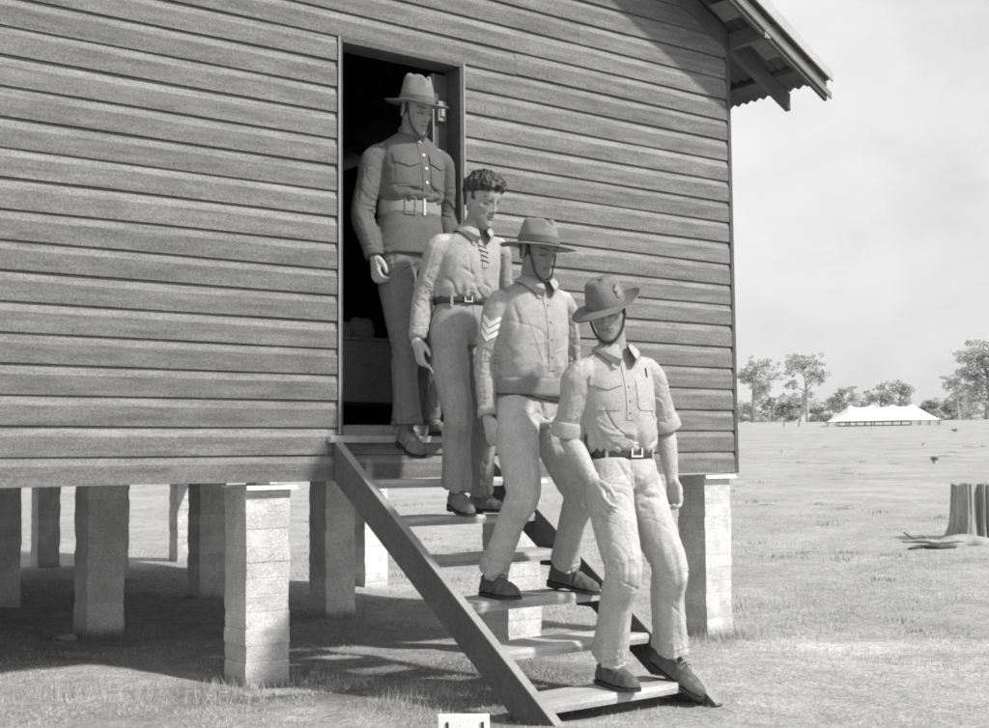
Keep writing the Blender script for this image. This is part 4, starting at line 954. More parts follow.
def person(S):
    sc = S.get('sc', 1.0); F = Frame(S['yaw']); J = {k: np.asarray(v, float) for k, v in S['J'].items()}
    HF = Frame(*S['head']); hs = sc*S.get('hsc', 1.0); O = J['chin']-HF.p(0, .086*hs, .004*hs)
    nb, pel = J['neck'], J['pel']; spine = unit(nb-pel); Ls = np.linalg.norm(nb-pel)
    FS = Frame(S.get('syaw', S['yaw']))
    # ---- body: one continuous skin surface
    g = Geo(); head_geo(g, O, HF, hs)
    g.loft(tube([nb-spine*.10, nb-spine*.02-F.f*.004, O+HF.p(0, .004, .03)*sc, O+HF.p(0, -.004, .085)*sc], [(.075, .07), (.062*sc, .063*sc), (.057*sc, .062*sc), (.056*sc, .06*sc)], F.f, 2, 24, 4))
    g.loft(tube([pel-UP*.05, pel+spine*.15, nb-spine*.25, nb-spine*.06], [(.13, .085), (.12, .08), (.14, .09), (.08, .065)], F.f, 2.2, 24, 4))
    hand_tips = {}
    for s, a in (('R', S['armR']), ('L', S['armL'])):
        sh, el, wr, hd = (J[s+k] for k in ('S', 'E', 'W', 'H'))
        g.loft(tube([nb-spine*.07, sh, sh+(el-sh)*.25], [.05, .05, .045], F.f, 2, 16, 3))
        fa = el+(wr-el)*.30
        g.loft(tube([sh, sh+(el-sh)*.55, el, fa, el+(wr-el)*.7, wr, wr+unit(hd-wr)*.02], [.047, .047, .041, (.044, .044), (.034, .036), (.028, .024), (.027, .021)] if a.get('bare') else [.035, .034, .03, .033, .029, (.027, .024), (.027, .021)], a['th'], 2, 18, 4))
        hand_tips[s] = hand(g, wr, hd-wr, np.asarray(a['n'], float), np.asarray(a['th'], float), a.get('curl', 1.), sc*a.get('hs', 1.06), thumb=a.get('thumb', .6), curls=a.get('curls'))
    for s in 'RL':
        hp, kn, an = J[s+'Hip'], J[s+'K'], J[s+'A']
        g.loft(tube([hp+UP*.02, hp+(kn-hp)*.5, kn, kn+(an-kn)*.35, an+(kn-an)*.08, an-UP*.01], [.060, .055, .045, .045, .034, .03], F.f, 2, 16, 4))
        g.loft(tube([an, an+(J[s+'T']-an)*.8], [.026, .018], UP, 2, 10, 3))
    me = voxel(g, .0034, 2); P = get_co(me); N_ = get_no(me)
    near = ((P-O)@HF.u > -.03)*(np.linalg.norm(P-(O+HF.u*.1), axis=1) < .22)
    d, t = head_finish(P, N_, O, HF, hs, 1.0); d = d*near; t = np.where(near, t, 1.0)*np.where((P-O)@HF.u > -.01, np.where(near, S['face'], 1), np.where(np.linalg.norm(P-O, axis=1) < .16, S['face'], 1))
    for s in 'RL':                                          # knuckles and tendons
        wr = J[s+'W']; k = np.linalg.norm(P-wr, axis=1) < .22; d = d+np.where(k, .0009*fbm(P*90, 2), 0)
    set_co(me, P+N_*d[:, None]); body = finish(me, 'person', M[S['skin']], None, True, t)
    tag(body, S['label'], 'person', 'soldiers coming down the hut steps')
    bvh_b = bvh_of(me)
    # ---- shirt or tunic
    bl = nb-spine*S['belt']*sc                              # waist belt point
    B_ = bl; tw = lambda k: Frame(S['yaw']*(1-k)+FS_yaw*k)
    FS_yaw = S.get('syaw', S['yaw'])
    g = Geo(); rings = []; W_ = S.get('girth', 1.0)
    prof = S['torso']
    for dd, a, b, off in prof:
        k = np.clip(1-dd/.4, 0, 1); f_ = tw(k); c = nb-spine*dd*sc+f_.f*off
        rings.append(ellipse(c, f_.r*a*sc*W_, f_.f*b*sc*W_, 2.35, 40))
    g.loft(rings)
    for s, a in (('R', S['armR']), ('L', S['armL'])):
        sh, el, wr = (J[s+k] for k in ('S', 'E', 'W')); inn = nb-spine*.075*sc+(sh-nb)*.30
        end = el+(wr-el)*a['sleeve'] if a['sleeve'] > 0 else sh+(el-sh)*(1+a['sleeve'])
        pts = [inn, sh+(el-sh)*.02-spine*.012, sh+(el-sh)*.45, el] + ([el+(end-el)*.5, end] if a['sleeve'] > 0 else [])
        rad = [(.050, .054), (.062, .068), (.063, .068), (.057, .060)]+([(.055, .056), (.043, .045)] if a['sleeve'] > 0 else [])
        if a['sleeve'] <= 0: pts = [inn, sh+(el-sh)*.02-spine*.012, sh+(end-sh)*.55, end]; rad = [(.050, .054), (.062, .068), (.066, .070), (.068, .070)]
        fat = a.get('fat', 1.); g.loft(tube(pts, [(q[0]*fat, q[1]*fat) for q in rad], F.f, 2.1, 24, 5))
    me = voxel(g, .0042, 15); P = get_co(me); N_ = get_no(me); d = np.zeros(len(P))
    for i, s in enumerate('RL'):
        a = S['arm'+s]; sh, el, wr = (J[s+k] for k in ('S', 'E', 'W')); path = [sh, el, wr]; Lu = np.linalg.norm(el-sh)
        S_a, D_, Rv = limb_coords(P, path); on = np.clip((.095-D_)/.02, 0, 1)*np.clip(((P-nb)@unit(sh-nb)-.11)/.06, 0, 1)
        inner = unit((wr-el))-unit(el-sh); inner = inner if np.linalg.norm(inner) > .1 else F.f
        d += on*joint_wrinkles(P, path, Lu, .085, .034, .0058, S['seed']+i, inner)
        d += on*joint_wrinkles(P, path, Lu*2*.86, .075, .026, .0048, S['seed']+i+4)*(a['sleeve'] > 0)
        d += on*joint_wrinkles(P, path, Lu*.5, .20, .075, .0022, S['seed']+i+8)
        d += on*drape(P, path, .0028, S['seed']+i)
    q = F.local(P-nb); core = np.clip((.215-np.abs(q[:, 0]))/.05, 0, 1)
    tor = [nb, pel]; d += core*drape(P, tor, .0038*S.get('loose', 1), S['seed']+3)
    d += core*joint_wrinkles(P, tor, S['belt']*.80,   .15, .095, .0052*S.get('loose', 1), S['seed']+51, None, 1.7)
    zb = (P-bl)@spine
    d += core*.0058*S.get('loose', 1)*np.exp(-((zb-.035)/.055)**2)*np.sin(np.arctan2(q[:, 0], q[:, 1])*11+5*vnoise(P*10+S['seed']))   # gathers over the belt
    for pts, w_, amp in S.get('creases', []):
        d += crease(P, [nb+FS.p(*p) for p in pts], w_, amp)
    d += .0006*fbm(P*34+S['seed'], 3)
    P = P+N_*d[:, None]; set_co(me, P)
    shirt = finish(me, S['top_name'], M[S['top']], body, True); bv = bvh_of(me)
    fwd = -FS.f
    # ---- trousers
    g = Geo(); rings = []
    for z, a, b in S['hips']:
        rings.append(ellipse(bl-spine*z*sc+(F.f*.004 if z > .1 else 0), F.r*a*sc*W_, F.f*b*sc*W_, 2.3, 40))
    g.loft(rings)
    for s in 'RL':
        hp, kn, an = J[s+'Hip'], J[s+'K'], J[s+'A']; sg = 1 if s == 'R' else -1; k = S.get('leg', 1.0)
        hem = an+(kn-an)*S.get('hem', .06)
        top_ = hp+UP*.045-F.r*sg*.005
        pts = [top_, hp+(kn-hp)*.28, hp+(kn-hp)*.65, kn+F.f*.006, kn+(hem-kn)*.33-F.f*.010, kn+(hem-kn)*.7, hem]
        q_ = S.get('shank', 1.0); rad = [(.090, .102), (.093, .103), (.082, .092), (.071, .081), (.064*q_, .076*q_), (.065*q_, .080*q_), (.068*q_*S.get('hemw', 1), .090*q_*S.get('hemw', 1))]
        g.loft(tube(pts, [(a*k*sc, b*k*sc) for a, b in rad], F.f, 2.15, 30, 5))
    me2 = voxel(g, .0043, 11); P = get_co(me2); N_ = get_no(me2); d = np.zeros(len(P))
    mid = (J['RHip']+J['LHip'])/2
    for i, s in enumerate('RL'):
        hp, kn, an = J[s+'Hip'], J[s+'K'], J[s+'A']; path = [hp, kn, an]; ot = [J[('L' if s == 'R' else 'R')+k] for k in ('Hip', 'K', 'A')]
        S1, D1, _ = limb_coords(P, path); S2, D2, _ = limb_coords(P, ot); on = np.clip((D2-D1)/.05+.5, 0, 1)*np.clip(((hp[2]+.05)-P[:, 2])/.08, 0, 1)
        Lt = np.linalg.norm(kn-hp); Ll = np.linalg.norm(an-kn)
        bend = unit(an-kn)-unit(kn-hp)
        d += on*joint_wrinkles(P, path, Lt, .075, .046, .0075, S['seed']+i+20, bend if np.linalg.norm(bend) > .15 else -F.f)
        d += on*joint_wrinkles(P, path, Lt+.02, .06, .05, .0036, S['seed']+i+25, F.f)
        d += on*joint_wrinkles(P, path, Lt+Ll*.90, .06, .044, .0060, S['seed']+i+30)
        d += on*joint_wrinkles(P, path, .05, .10, .055, .0065, S['seed']+i+35, F.f)
        d += on*joint_wrinkles(P, path, Lt+Ll*.4, .5, .090, .0020, S['seed']+i+41, None, 1.5)
        d += on*drape(P, path, .0048, S['seed']+i+12)
    for pts, w_, amp in S.get('tcreases', []): d += crease(P, [pel+F.p(*p) for p in pts], w_, amp)
    d += .0006*fbm(P*32+S['seed'], 3)
    for s in 'RL':
        hp, kn, an = J[s+'Hip'], J[s+'K'], J[s+'A']; fo = lambda a, o: a+F.f*o
        d += crease(P, [fo(hp+(kn-hp)*.35, .105), fo(hp+(kn-hp)*.75, .098), fo(kn, .096), fo(kn+(an-kn)*.45, .082), fo(kn+(an-kn)*.9, .098)], .013, .0075)
        sd = F.r*(1 if s == 'R' else -1)
        d += crease(P, [hp+sd*.095+UP*.05, hp+(kn-hp)*.5+sd*.09, kn+sd*.078, kn+(an-kn)*.5+sd*.075, an+(kn-an)*.05+sd*.078], .0055, .0028)
    P = P+N_*d[:, None]; set_co(me2, P)
    trs = finish(me2, 'trousers', M[S['trs']], body, True); bt = bvh_of(me2)
    # fly flap and pocket welts
    c0 = bl+F.f*.14
    patch(bt, c0, F.r*-1, UP, -F.f, [(-.03, -.012, .022), (-.13, -.012, .020), (-.17, -.006, .010)], 'fly', M[S['trs']], trs, .0025, .003, nu=6)
    for sg in (-1, 1):
        patch(bt, bl+F.r*sg*.128, F.f*1.0, UP, -unit(F.r*sg+F.f*.5), [(-.045, -.004, .006), (-.19, -.05, -.038)], 'pocket_welt', M[S['trs']], trs, .003, .004, nu=5)
    # ---- boots
    for s in 'RL':
        boot(body, J[s+'A'], J[s+'T'], J[s+'K']-J[s+'A'], S.get('boot', 'leather'), sc=sc)
    return dict(body=body, shirt=shirt, trs=trs, bv=bv, bt=bt, F=F, FS=FS, HF=HF, O=O, nb=nb, bl=bl, spine=spine, J=J, sc=hs, tips=hand_tips, bvb=bvh_b, W=W_)
def chin_strap(D, par, pts, m='strap', r=.0038):
    P = []
    for p in catmull([D['O']+D['HF'].p(*q)*D['sc'] for q in pts], 5):
        h = D['bvb'].find_nearest(Vector(p)); q = np.array(h[0]); n = np.array(h[1]); P.append(q+n*max(.003, min(.012, (p-q)@n)))
    P = np.array(P); P[1:-1] = .5*P[1:-1]+.25*(P[:-2]+P[2:])
    g = Geo(); g.loft(tube(P, [(r*1.5, r*.6)]*len(P), D['HF'].f, 2.3, 8, 1, smooth=False)); return g.obj('chin_strap', M[m], par, True)
def short_hair(D, zlow=.10):
    """close-cropped hair showing below the hat"""
    g = Geo(); F, O, sc = D['HF'], D['O'], D['sc']; rows = []
    for z in np.linspace(.075, .175, 9):
        row = []
        for t in np.linspace(-2.15, 2.15, 41):
            ww = .0760 if z > .12 else .0715+.0045*(z-.075)/.045; bk = .0995 if z > .13 else .072+.0275*(z-.075)/.055
            lim = .104 if abs(t) > 1.75 else (.092 if abs(t) > 1.3 else .0)
            zz = max(z, lim); row.append(O+F.p(sin(t)*ww*1.035, -cos(t)*(bk if abs(t) < pi/2 else .07)*1.02, zz)*sc)
        rows.append(row)
    n = 41; g.add([q for r in rows for q in r], [(i*n+j, i*n+j+1, (i+1)*n+j+1, (i+1)*n+j) for i in range(8) for j in range(n-1)])
    return g.obj('hair', M['hair'], D['body'], True)
def cuff(D, s, k0, k1, m, r0, r1, name='cuff', seed=0, e=2.1):
    """band of cloth round the arm between fractions of shoulder>elbow (0..1) or elbow>wrist (1..2)"""
    J = D['J']; sh, el, wr = J[s+'S'], J[s+'E'], J[s+'W']
    at = lambda k: sh+(el-sh)*k if k <= 1 else el+(wr-el)*(k-1)
    a, b = at(k0), at(k1); ax = unit(b-a); F = D['F']; e1 = unit(F.f-ax*(F.f@ax)); e2 = np.cross(ax, e1); n = 40; th = np.linspace(0, 2*pi, n, endpoint=False); rings = []
    L = np.linalg.norm(b-a)
    for t, o in ((0, -.010), (0, 0), (.12, .004), (.35, .0045), (.65, .004), (.9, .003), (1, 0), (1, -.012), (.5, -.014)):
        r = r0+(r1-r0)*t+o; nn = .003*vnoise(np.c_[np.cos(th)*2.5, np.sin(th)*2.5, np.full(n, t*2+seed)])
        sl = .008*np.sin(th+seed)*(1 if t > 0 else 1)
        rings.append(a+ax*L*t+np.outer((r+nn)*np.cos(th), e1)+np.outer((r+nn)*np.sin(th), e2)+np.outer(sl*.6, ax))
    g = Geo(); g.loft(rings, cap=False, closed=True); return g.obj(name, M[m], D['shirt'], True)

SHIRT = [(.46, .148, .105, 0), (.425, .152, .110, .002), (.395, .170, .130, .008), (.34, .180, .140, .010), (.27, .180, .138, .008), (.20, .182, .135, .006), (.14, .183, .126, .0), (.10, .176, .110, -.004), (.07, .172, .100, -.006), (.045, .152, .088, -.008), (.020, .114, .076, -.006), (.0, .080, .068, 0), (-.018, .066, .064, .002)]
HIPS = [(-.012, .150, .108), (.03, .156, .116), (.09, .172, .128), (.15, .184, .134), (.21, .186, .132), (.26, .175, .122), (.29, .14, .10)]
def torso_for(belt, skirt=None):
    k = belt/.40; out = []
    for dd, a, b, off in SHIRT: out.append((dd if dd < .1 else .095+(dd-.095)*(belt-.095)/(.40-.095), a, b, off))
    if skirt:
        out = [q for q in out if q[0] < belt-.03]
        out = [(belt+z, a, b, .004) for z, a, b in skirt[::-1]]+out
    return out
def hips_for(hipdist): k = (hipdist+.075)/.29; return [(z*k if z > 0 else z, a, b) for z, a, b in HIPS]
def pose(**k): return k

# the tall man in the tunic, just stepping off the door sill
m1 = person(dict(seed=1, sc=1.03, yaw=.06, syaw=.02, head=(-.10, .38, -.03), skin='skin', face=.68, top='tunic', trs='tunic_trs', top_name='tunic', belt=.385, girth=.98,
    shank=.92, label='tall man in belted dark tunic and flat brimmed hat standing in the doorway',
    torso=torso_for(.385, [(-.03, .168, .128), (.0, .158, .120), (.03, .165, .126), (.10, .182, .138), (.17, .192, .146), (.238, .200, .152), (.243, .195, .147)]),
    hips=hips_for(.247), leg=1.0, hem=.05, hemw=1.08, boot='leather_dusty', loose=.6,
    J=pose(chin=(.420, -.10, 2.775), neck=(.428, .004, 2.798), pel=(.405, .01, 2.145), RS=(.236, .05, 2.682), LS=(.616, .01, 2.695), RE=(.158, .055, 2.365), RW=(.188, -.02, 2.130), RH=(.150, -.085, 1.965),
      LE=(.70, .08, 2.43), LW=(.68, -.02, 2.19), LH=(.665, -.06, 2.02), RHip=(.315, .0, 2.13), LHip=(.495, .02, 2.135), RK=(.315, -.105, 1.69), LK=(.515, -.045, 1.71), RA=(.302, -.135, 1.255), LA=(.575, .10, 1.315), RT=(.262, -.31, 1.135), LT=(.560, -.10, 1.250)),
    armR=dict(th=(-.15, -1, .1), n=(1, -.1, 0), sleeve=.97, curl=1.25, fat=1.04), armL=dict(th=(.1, -1, 0), n=(-1, 0, 0), sleeve=.97, curl=1.2, fat=1.04),
    creases=[([(.13, .10, -.30), (.05, .15, -.315), (-.08, .14, -.325)], .012, -.012), ([(-.01, .15, -.24), (-.03, .15, -.29), (-.10, .13, -.33)], .014, -.012), ([(.14, .08, -.24), (.11, .12, -.30)], .012, -.007), ([(-.04, .15, -.20), (-.015, .15, -.28)], .010, -.010)],
    tcreases=[([(.10, .14, -.10), (.02, .14, -.16), (-.03, .10, -.14)], .016, -.009), ([(.13, .10, -.17), (.06, .13, -.24)], .018, -.007)]))
# the bareheaded man in the knitted shirt
m2 = person(dict(seed=2, sc=.96, yaw=.08, syaw=.07, hsc=1.08, head=(-.10, .35, .02), skin='skin', face=.77, top='knit', trs='trs2', top_name='knitted_shirt', belt=.368, girth=.93,
    label='bareheaded curly haired man in pale long sleeved knit shirt with a cigarette',
    torso=torso_for(.368), hips=hips_for(.165), leg=.98, hem=.04, boot='leather_dusty',
    J=pose(chin=(.470, -.600, 2.222), neck=(.462, -.480, 2.228), pel=(.395, -.463, 1.705), RS=(.292, -.444, 2.150), LS=(.630, -.476, 2.162), RE=(.235, -.385, 1.885), RW=(.172, -.420, 1.672), RH=(.160, -.480, 1.525),
      LE=(.745, -.36, 1.93), LW=(.70, -.46, 1.73), LH=(.66, -.52, 1.58), RHip=(.305, -.485, 1.68), LHip=(.485, -.445, 1.69), RK=(.235, -.665, 1.315), LK=(.470, -.575, 1.310), RA=(.312, -.545, .950), LA=(.545, -.400, .928), RT=(.262, -.715, .862), LT=(.530, -.600, .862)),
    armR=dict(th=(-.35, -1, .15), n=(1, -.25, 0), sleeve=.95, curl=.8, fat=.88, curls=[.35, .75, 1.2, 1.4], thumb=.4), armL=dict(th=(.1, -1, 0), n=(-1, 0, 0), sleeve=.95, curl=1.2, fat=.88),
    creases=[([(.13, .11, -.12), (.04, .15, -.20), (-.03, .15, -.22)], .016, -.008), ([(.13, .10, -.20), (.03, .15, -.26)], .014, -.008), ([(-.13, .11, -.20), (-.03, .15, -.27)], .014, -.007), ([(.10, .13, -.27), (-.05, .15, -.29)], .012, -.007)],
    tcreases=[([(.05, .14, .02), (-.02, .14, -.06), (-.06, .12, -.12)], .016, -.010), ([(.13, .10, -.06), (.0, .15, -.13)], .018, -.009), ([(.14, .1, -.16), (.04, .16, -.20), (-.02, .14, -.17)], .016, -.008)]))
# the sergeant
m3 = person(dict(seed=3, sc=1.0, yaw=.12, syaw=.12, head=(-.02, .32, .02), skin='skin', face=.58, top='shirt3', trs='trs', top_name='shirt', belt=.462, girth=.94,
    shank=.90, label='sergeant with three white chevrons on his sleeve and a wide brimmed hat',
    torso=torso_for(.462), hips=hips_for(.14), leg=.97, hem=.03, hemw=1.0, boot='leather',
    J=pose(chin=(.4375, -1.065, 1.912), neck=(.466, -.965, 1.918), pel=(.425, -.965, 1.325), RS=(.296, -.910, 1.826), LS=(.644, -.955, 1.840), RE=(.252, -.870, 1.530), RW=(.232, -.910, 1.285), RH=(.212, -.975, 1.118),
      LE=(.765, -.860, 1.57), LW=(.735, -.955, 1.325), LH=(.70, -1.01, 1.16), RHip=(.335, -.975, 1.31), LHip=(.515, -.955, 1.31), RK=(.215, -1.175, .945), LK=(.575, -1.130, .930), RA=(.215, -.940, .582), LA=(.618, -.960, .600), RT=(.195, -1.135, .520), LT=(.655, -1.150, .505)),
    armR=dict(th=(-.2, -1, .1), n=(1, -.15, 0), sleeve=.96, curl=1.35, fat=.92), armL=dict(th=(.1, -1, 0), n=(-1, 0, 0), sleeve=.96, curl=1.2, fat=.92),
    creases=[([(.15, .06, -.12), (.14, .09, -.22), (.16, .05, -.32)], .014, -.012), ([(.02, .15, -.41), (-.05, .15, -.38), (-.12, .12, -.40)], .013, -.010), ([(-.02, .16, -.40), (-.07, .15, -.35)], .010, -.008)],
    tcreases=[([(.02, .13, .03), (-.02, .13, -.06)], .014, -.010), ([(.10, .14, -.02), (.0, .14, -.08)], .018, -.007), ([(-.10, .13, .0), (-.02, .13, -.07)], .016, -.008)]))
# the front man, in rolled shirt sleeves, reaching the ground
m4 = person(dict(seed=4, sc=1.0, yaw=.16, syaw=.20, head=(.88, .40, -.10), skin='skin', face=.77, top='shirt', trs='trs', top_name='shirt', belt=.425, girth=.93,
    label='front man in rolled shirt sleeves and tilted hat stepping onto the ground',
    torso=torso_for(.425), hips=hips_for(.095), leg=1.0, hem=.05, boot='leather',
    J=pose(chin=(.395, -1.548, 1.592), neck=(.466, -1.497, 1.560), pel=(.498, -1.488, 1.052), RS=(.294, -1.464, 1.468), LS=(.636, -1.526, 1.486), RE=(.290, -1.395, 1.198), RW=(.262, -1.588, 1.000), RH=(.215, -1.695, .868),
      LE=(.765, -1.495, 1.235), LW=(.765, -1.535, 1.000), LH=(.755, -1.585, .835), RHip=(.408, -1.500, 1.035), LHip=(.588, -1.478, 1.032), RK=(.360, -1.645, .640), LK=(.622, -1.650, .640), RA=(.432, -1.465, .238), LA=(.725, -1.545, .255), RT=(.396, -1.668, .172), LT=(.765, -1.690, .095)),
    armR=dict(th=(-.1, -1, .3), n=(1, -.3, -.3), sleeve=-.08, fat=.92, curl=.9, bare=True, hs=1.1), armL=dict(th=(.0, -1, 0), n=(-1, 0, 0), sleeve=-.02, fat=.92, curl=1.3, bare=True),
    creases=[([(.14, .08, -.25), (.08, .13, -.23), (.02, .15, -.18)], .010, -.011), ([(.15, .06, -.29), (.10, .12, -.27), (.05, .14, -.23)], .010, -.009), ([(-.05, .15, -.13), (-.10, .13, -.20), (-.15, .08, -.27)], .011, -.012), ([(-.07, .15, -.16), (-.11, .12, -.24), (-.14, .09, -.31)], .012, -.009), ([(.12, .10, -.36), (.04, .14, -.33), (.0, .15, -.36)], .010, -.010), ([(.02, .15, -.34), (-.01, .15, -.37)], .009, -.010)],
    tcreases=[([(.02, .13, .02), (.0, .12, -.05), (-.01, .10, -.12)], .012, -.012), ([(-.02, .12, -.08), (-.10, .12, -.07), (-.15, .08, -.04)], .011, -.010), ([(-.02, .11, -.11), (-.10, .12, -.12), (-.15, .09, -.11)], .011, -.010), ([(.10, .13, .04), (.05, .14, -.03), (.01, .12, -.09)], .012, -.009), ([(-.03, .10, -.15), (-.10, .12, -.19)], .012, -.008)]))

# ---- hats, hair, straps
flat = lambda th, k: .004*k-.012*k*k*np.abs(np.sin(th))**2+.016*k*k*np.abs(np.cos(th))
h1, H1, C1 = hat(m1['body'], m1['O'], m1['HF'], lambda th, k: .002-.012*k*np.sin(th)*.6+.006*k*k*np.abs(np.cos(th)), 1.03, 'felt', .150, .42, .045, band=True, tilt=(-.21, .03), rx=.083, ry=.102, wide=.078)
chin_strap(m1, h1, [(.080, .02, .155), (.074, .04, .10), (.058, .06, .05), (.030, .092, .012), (0, .098, .004), (-.030, .092, .012), (-.058, .06, .05), (-.074, .04, .10), (-.080, .02, .155)])
h3, H3, C3 = hat(m3['body'], m3['O'], m3['HF'], lambda th, k: -.010*k*k+.020*k*np.abs(np.cos(th))**2*.3-.006*k*np.sin(th), 1.0, 'felt', .122, .40, .040, band=True, tilt=(-.22, .03), rx=.085, ry=.104, wide=.086)
chin_strap(m3, h3, [(.080, .02, .155), (.074, .05, .10), (.056, .075, .04), (.028, .094, .010), (0, .099, .002), (-.028, .094, .010), (-.056, .075, .04), (-.074, .05, .10), (-.080, .02, .155)])
h4, H4, C4 = hat(m4['body'], m4['O'], m4['HF'], lambda th, k: -.022*k*k*np.clip(np.sin(th), 0, 1)+.030*k*k*np.clip(-np.cos(th), 0, 1)-.012*k*k*np.clip(np.cos(th), 0, 1), 1.0, 'felt2', .112, .16, .022, band=False, tilt=(-.05, -.09), rx=.085, ry=.104, wide=.074, groove=False, zoff=.145)
chin_strap(m4, h4, [(.080, .01, .155), (.075, .03, .10), (.060, .06, .045), (.030, .092, .012), (0, .098, .003), (-.030, .092, .012), (-.060, .06, .045), (-.075, .03, .10), (-.080, .01, .155)])
for D in (m1, m3, m4): short_hair(D)
g = Geo()                                               # hat badge on the turned side of the front man's hat
c = C4+H4.p(-.070, .048, .055); nrm = unit(H4.p(-.8, .6, .1)); a_ = unit(np.cross(nrm, H4.u)); b_ = np.cross(a_, nrm)*-1
g.loft([np.array([c+nrm*z+a_*u*k+b_*v*k for u, v in ((0, -.030), (.010, -.018), (.020, -.010), (.013, .004), (.017, .020), (.004, .030), (-.008, .022), (-.017, .010), (-.010, -.008), (-.008, -.020))]) for z, k in ((-.012, 1), (.006, 1), (.009, .6))]); g.obj('hat_badge', M['edge'], h4)
def curly_hair(D):
    """thick curly hair: a shell over the skull that dives under the skin at the hairline, roughed up into curls"""
    F, O, sc = D['HF'], D['O'], D['sc']; g = Geo(); rows = []
    T = np.array([(.050, .060, .092, .036), (.080, .0665, .091, .068), (.110, .0715, .0915, .088), (.140, .0750, .0955, .096), (.165, .0765, .0945, .0985), (.190, .0735, .0850, .0935), (.212, .0625, .0660, .0780), (.228, .0415, .0400, .0530), (.236, .0130, .0130, .0170)])
    n = 64; th = np.linspace(0, 2*pi, n, endpoint=False)
    for k in np.linspace(0, len(T)-1, 44):
        i = min(int(k), len(T)-2); z, w_, fr, bk = T[i]*(1-k+i)+T[i+1]*(k-i); cc, ss = np.cos(th), np.sin(th); e = 2.25
        x = np.sign(cc)*np.abs(cc)**(2/e)*w_; y = (fr-bk)/2+np.sign(ss)*np.abs(ss)**(2/e)*(fr+bk)/2; q = np.clip((y-.02)/.07, 0, 1); x = x*(1-.20*q*q)
        hl = np.where(y > .055, .182-.012*np.clip((np.abs(x)-.02)/.03, 0, 1), np.where(y > .030, .168, np.where(y > .010, .118, np.where(y > -.036, .148, .078))))
        m_ = np.clip((z-hl)/.012, 0, 1); m_ = m_*m_*(3-2*m_)
        tk = .010+.014*np.clip((z-.16)/.05, 0, 1)+.010*np.clip(y/.08, 0, 1)*np.clip((z-.17)/.03, 0, 1)-.004*(z < .14)
        P = np.stack([x, y, np.full(n, z)], -1); N_ = P-V(0, -.005, .135); N_ = N_/np.linalg.norm(N_, axis=1)[:, None]
        P = P+N_*(-.022+(.022+tk)*m_)[:, None]; rows.append(O+(np.outer(P[:, 0], F.r)+np.outer(P[:, 1], F.f)+np.outer(P[:, 2], F.u))*sc)
    g.loft(rows); q = np.random.default_rng(5)
    for _ in range(60):                                  # loose curls breaking the outline
        t = q.uniform(0, 2*pi); ph = q.uniform(0, 1.15); pz = V(sin(ph)*cos(t)*.084, sin(ph)*sin(t)*.108-.006, cos(ph)*.112+.148)
        if pz[1] > .02 and pz[2] < .205: continue
        p = O+F.p(*pz)*sc; n_ = unit(F.p(pz[0], pz[1]*.6, pz[2]-.15)); a = unit(np.cross(n_, q.normal(0, 1, 3))); b = np.cross(n_, a); r = q.uniform(.007, .013)
        g.loft(tube([p+(a*cos(k)+b*sin(k))*r+n_*.002*k for k in np.linspace(0, 4.2, 6)], [.0045, .005, .005, .0045, .004, .003], n_, 2, 6, 1))
    me = voxel(g, .0030, 2); P = get_co(me); W_ = P+.012*np.stack([vnoise(P*30+k*7) for k in range(3)], -1)
    d = .0085*(1-np.abs(vnoise(W_*V(40, 40, 26)))*1.9)+.0035*fbm(P*80, 3)-.003
    set_co(me, P+get_no(me)*d[:, None]); me.update()
    return finish(me, 'hair', M['hair'], D['body'], True, np.clip(1+1.2*vnoise(W_*60), .5, 2.2))
curly_hair(m2)

# ---- collars, pockets, plackets, badges of rank, belts
def chest(D): return D['nb'], -D['FS'].r, UP, -D['FS'].f
for D, m, kw in ((m2, 'knit', dict(drop=.085, open_=.30, rn=.062)), (m3, 'shirt3', dict(drop=.088, open_=.24)), (m4, 'shirt', dict(drop=.080, open_=.34, rn=.064))):
    collar(D['bv'], D['nb'], D['FS'], D['shirt'], M[m], **kw)
n_ = 40; th = np.linspace(0, 2*pi, n_, endpoint=False); F1 = m1['FS']; rows = []      # stand collar of the tunic
for o, z in ((.000, -.03), (.004, -.02), (.004, .036), (.000, .040), (-.005, .036), (-.005, -.02)):
    rows.append(m1['nb']+F1.f*.010+np.outer((.071+o)*np.cos(th), F1.r)+np.outer((.070+o)*np.sin(th), F1.f)+np.outer(z-.016*np.clip(np.sin(th), 0, 1), UP))
g = Geo(); g.loft(rows, cap=False, closed=True); g.obj('collar', M['tunic'], m1['shirt'], True)
def pocket(D, x, z, w, h, m, flap=True, fl=.055, belly=0.):
    nb, U, W, d = chest(D); O_ = nb+D['FS'].r*x+UP*z+D['FS'].f*.10
    p = patch(D['bv'], O_, U, W, d, [(0, -w/2, w/2), (-h*.88, -w/2, w/2), (-h, -w*.40, w*.40)], 'pocket', M[m], D['shirt'], .0035, .004)
    if flap:
        patch(D['bv'], O_+UP*.004, U, W, d, [(.010, -w/2-.004, w/2+.004), (-fl*.62, -w/2-.004, w/2+.004), (-fl*.75, -w*.38, w*.38), (-fl, -.006, .006)], 'pocket_flap', M[m], p, .0095, .004, nu=16)
        button(D['bv'], O_+UP*(-fl*.72), d, p, .0058, 'metal' if D is m1 else 'edge')
    return p
def placket(D, z0, z1, w, m, x=0.):
    nb, U, W, d = chest(D); return patch(D['bv'], nb+D['FS'].r*x+D['FS'].f*.10, U, W, d, [(z0, -w/2, w/2), ((z0+z1)/2, -w/2, w/2), (z1, -w/2, w/2)], 'placket', M[m], D['shirt'], .0035, .0035, nu=6)
pocket(m1, .095, -.135, .125, .165, 'tunic', fl=.062); pocket(m1, -.095, -.135, .125, .165, 'tunic', fl=.062)
placket(m1, -.035, -.36, .045, 'tunic')
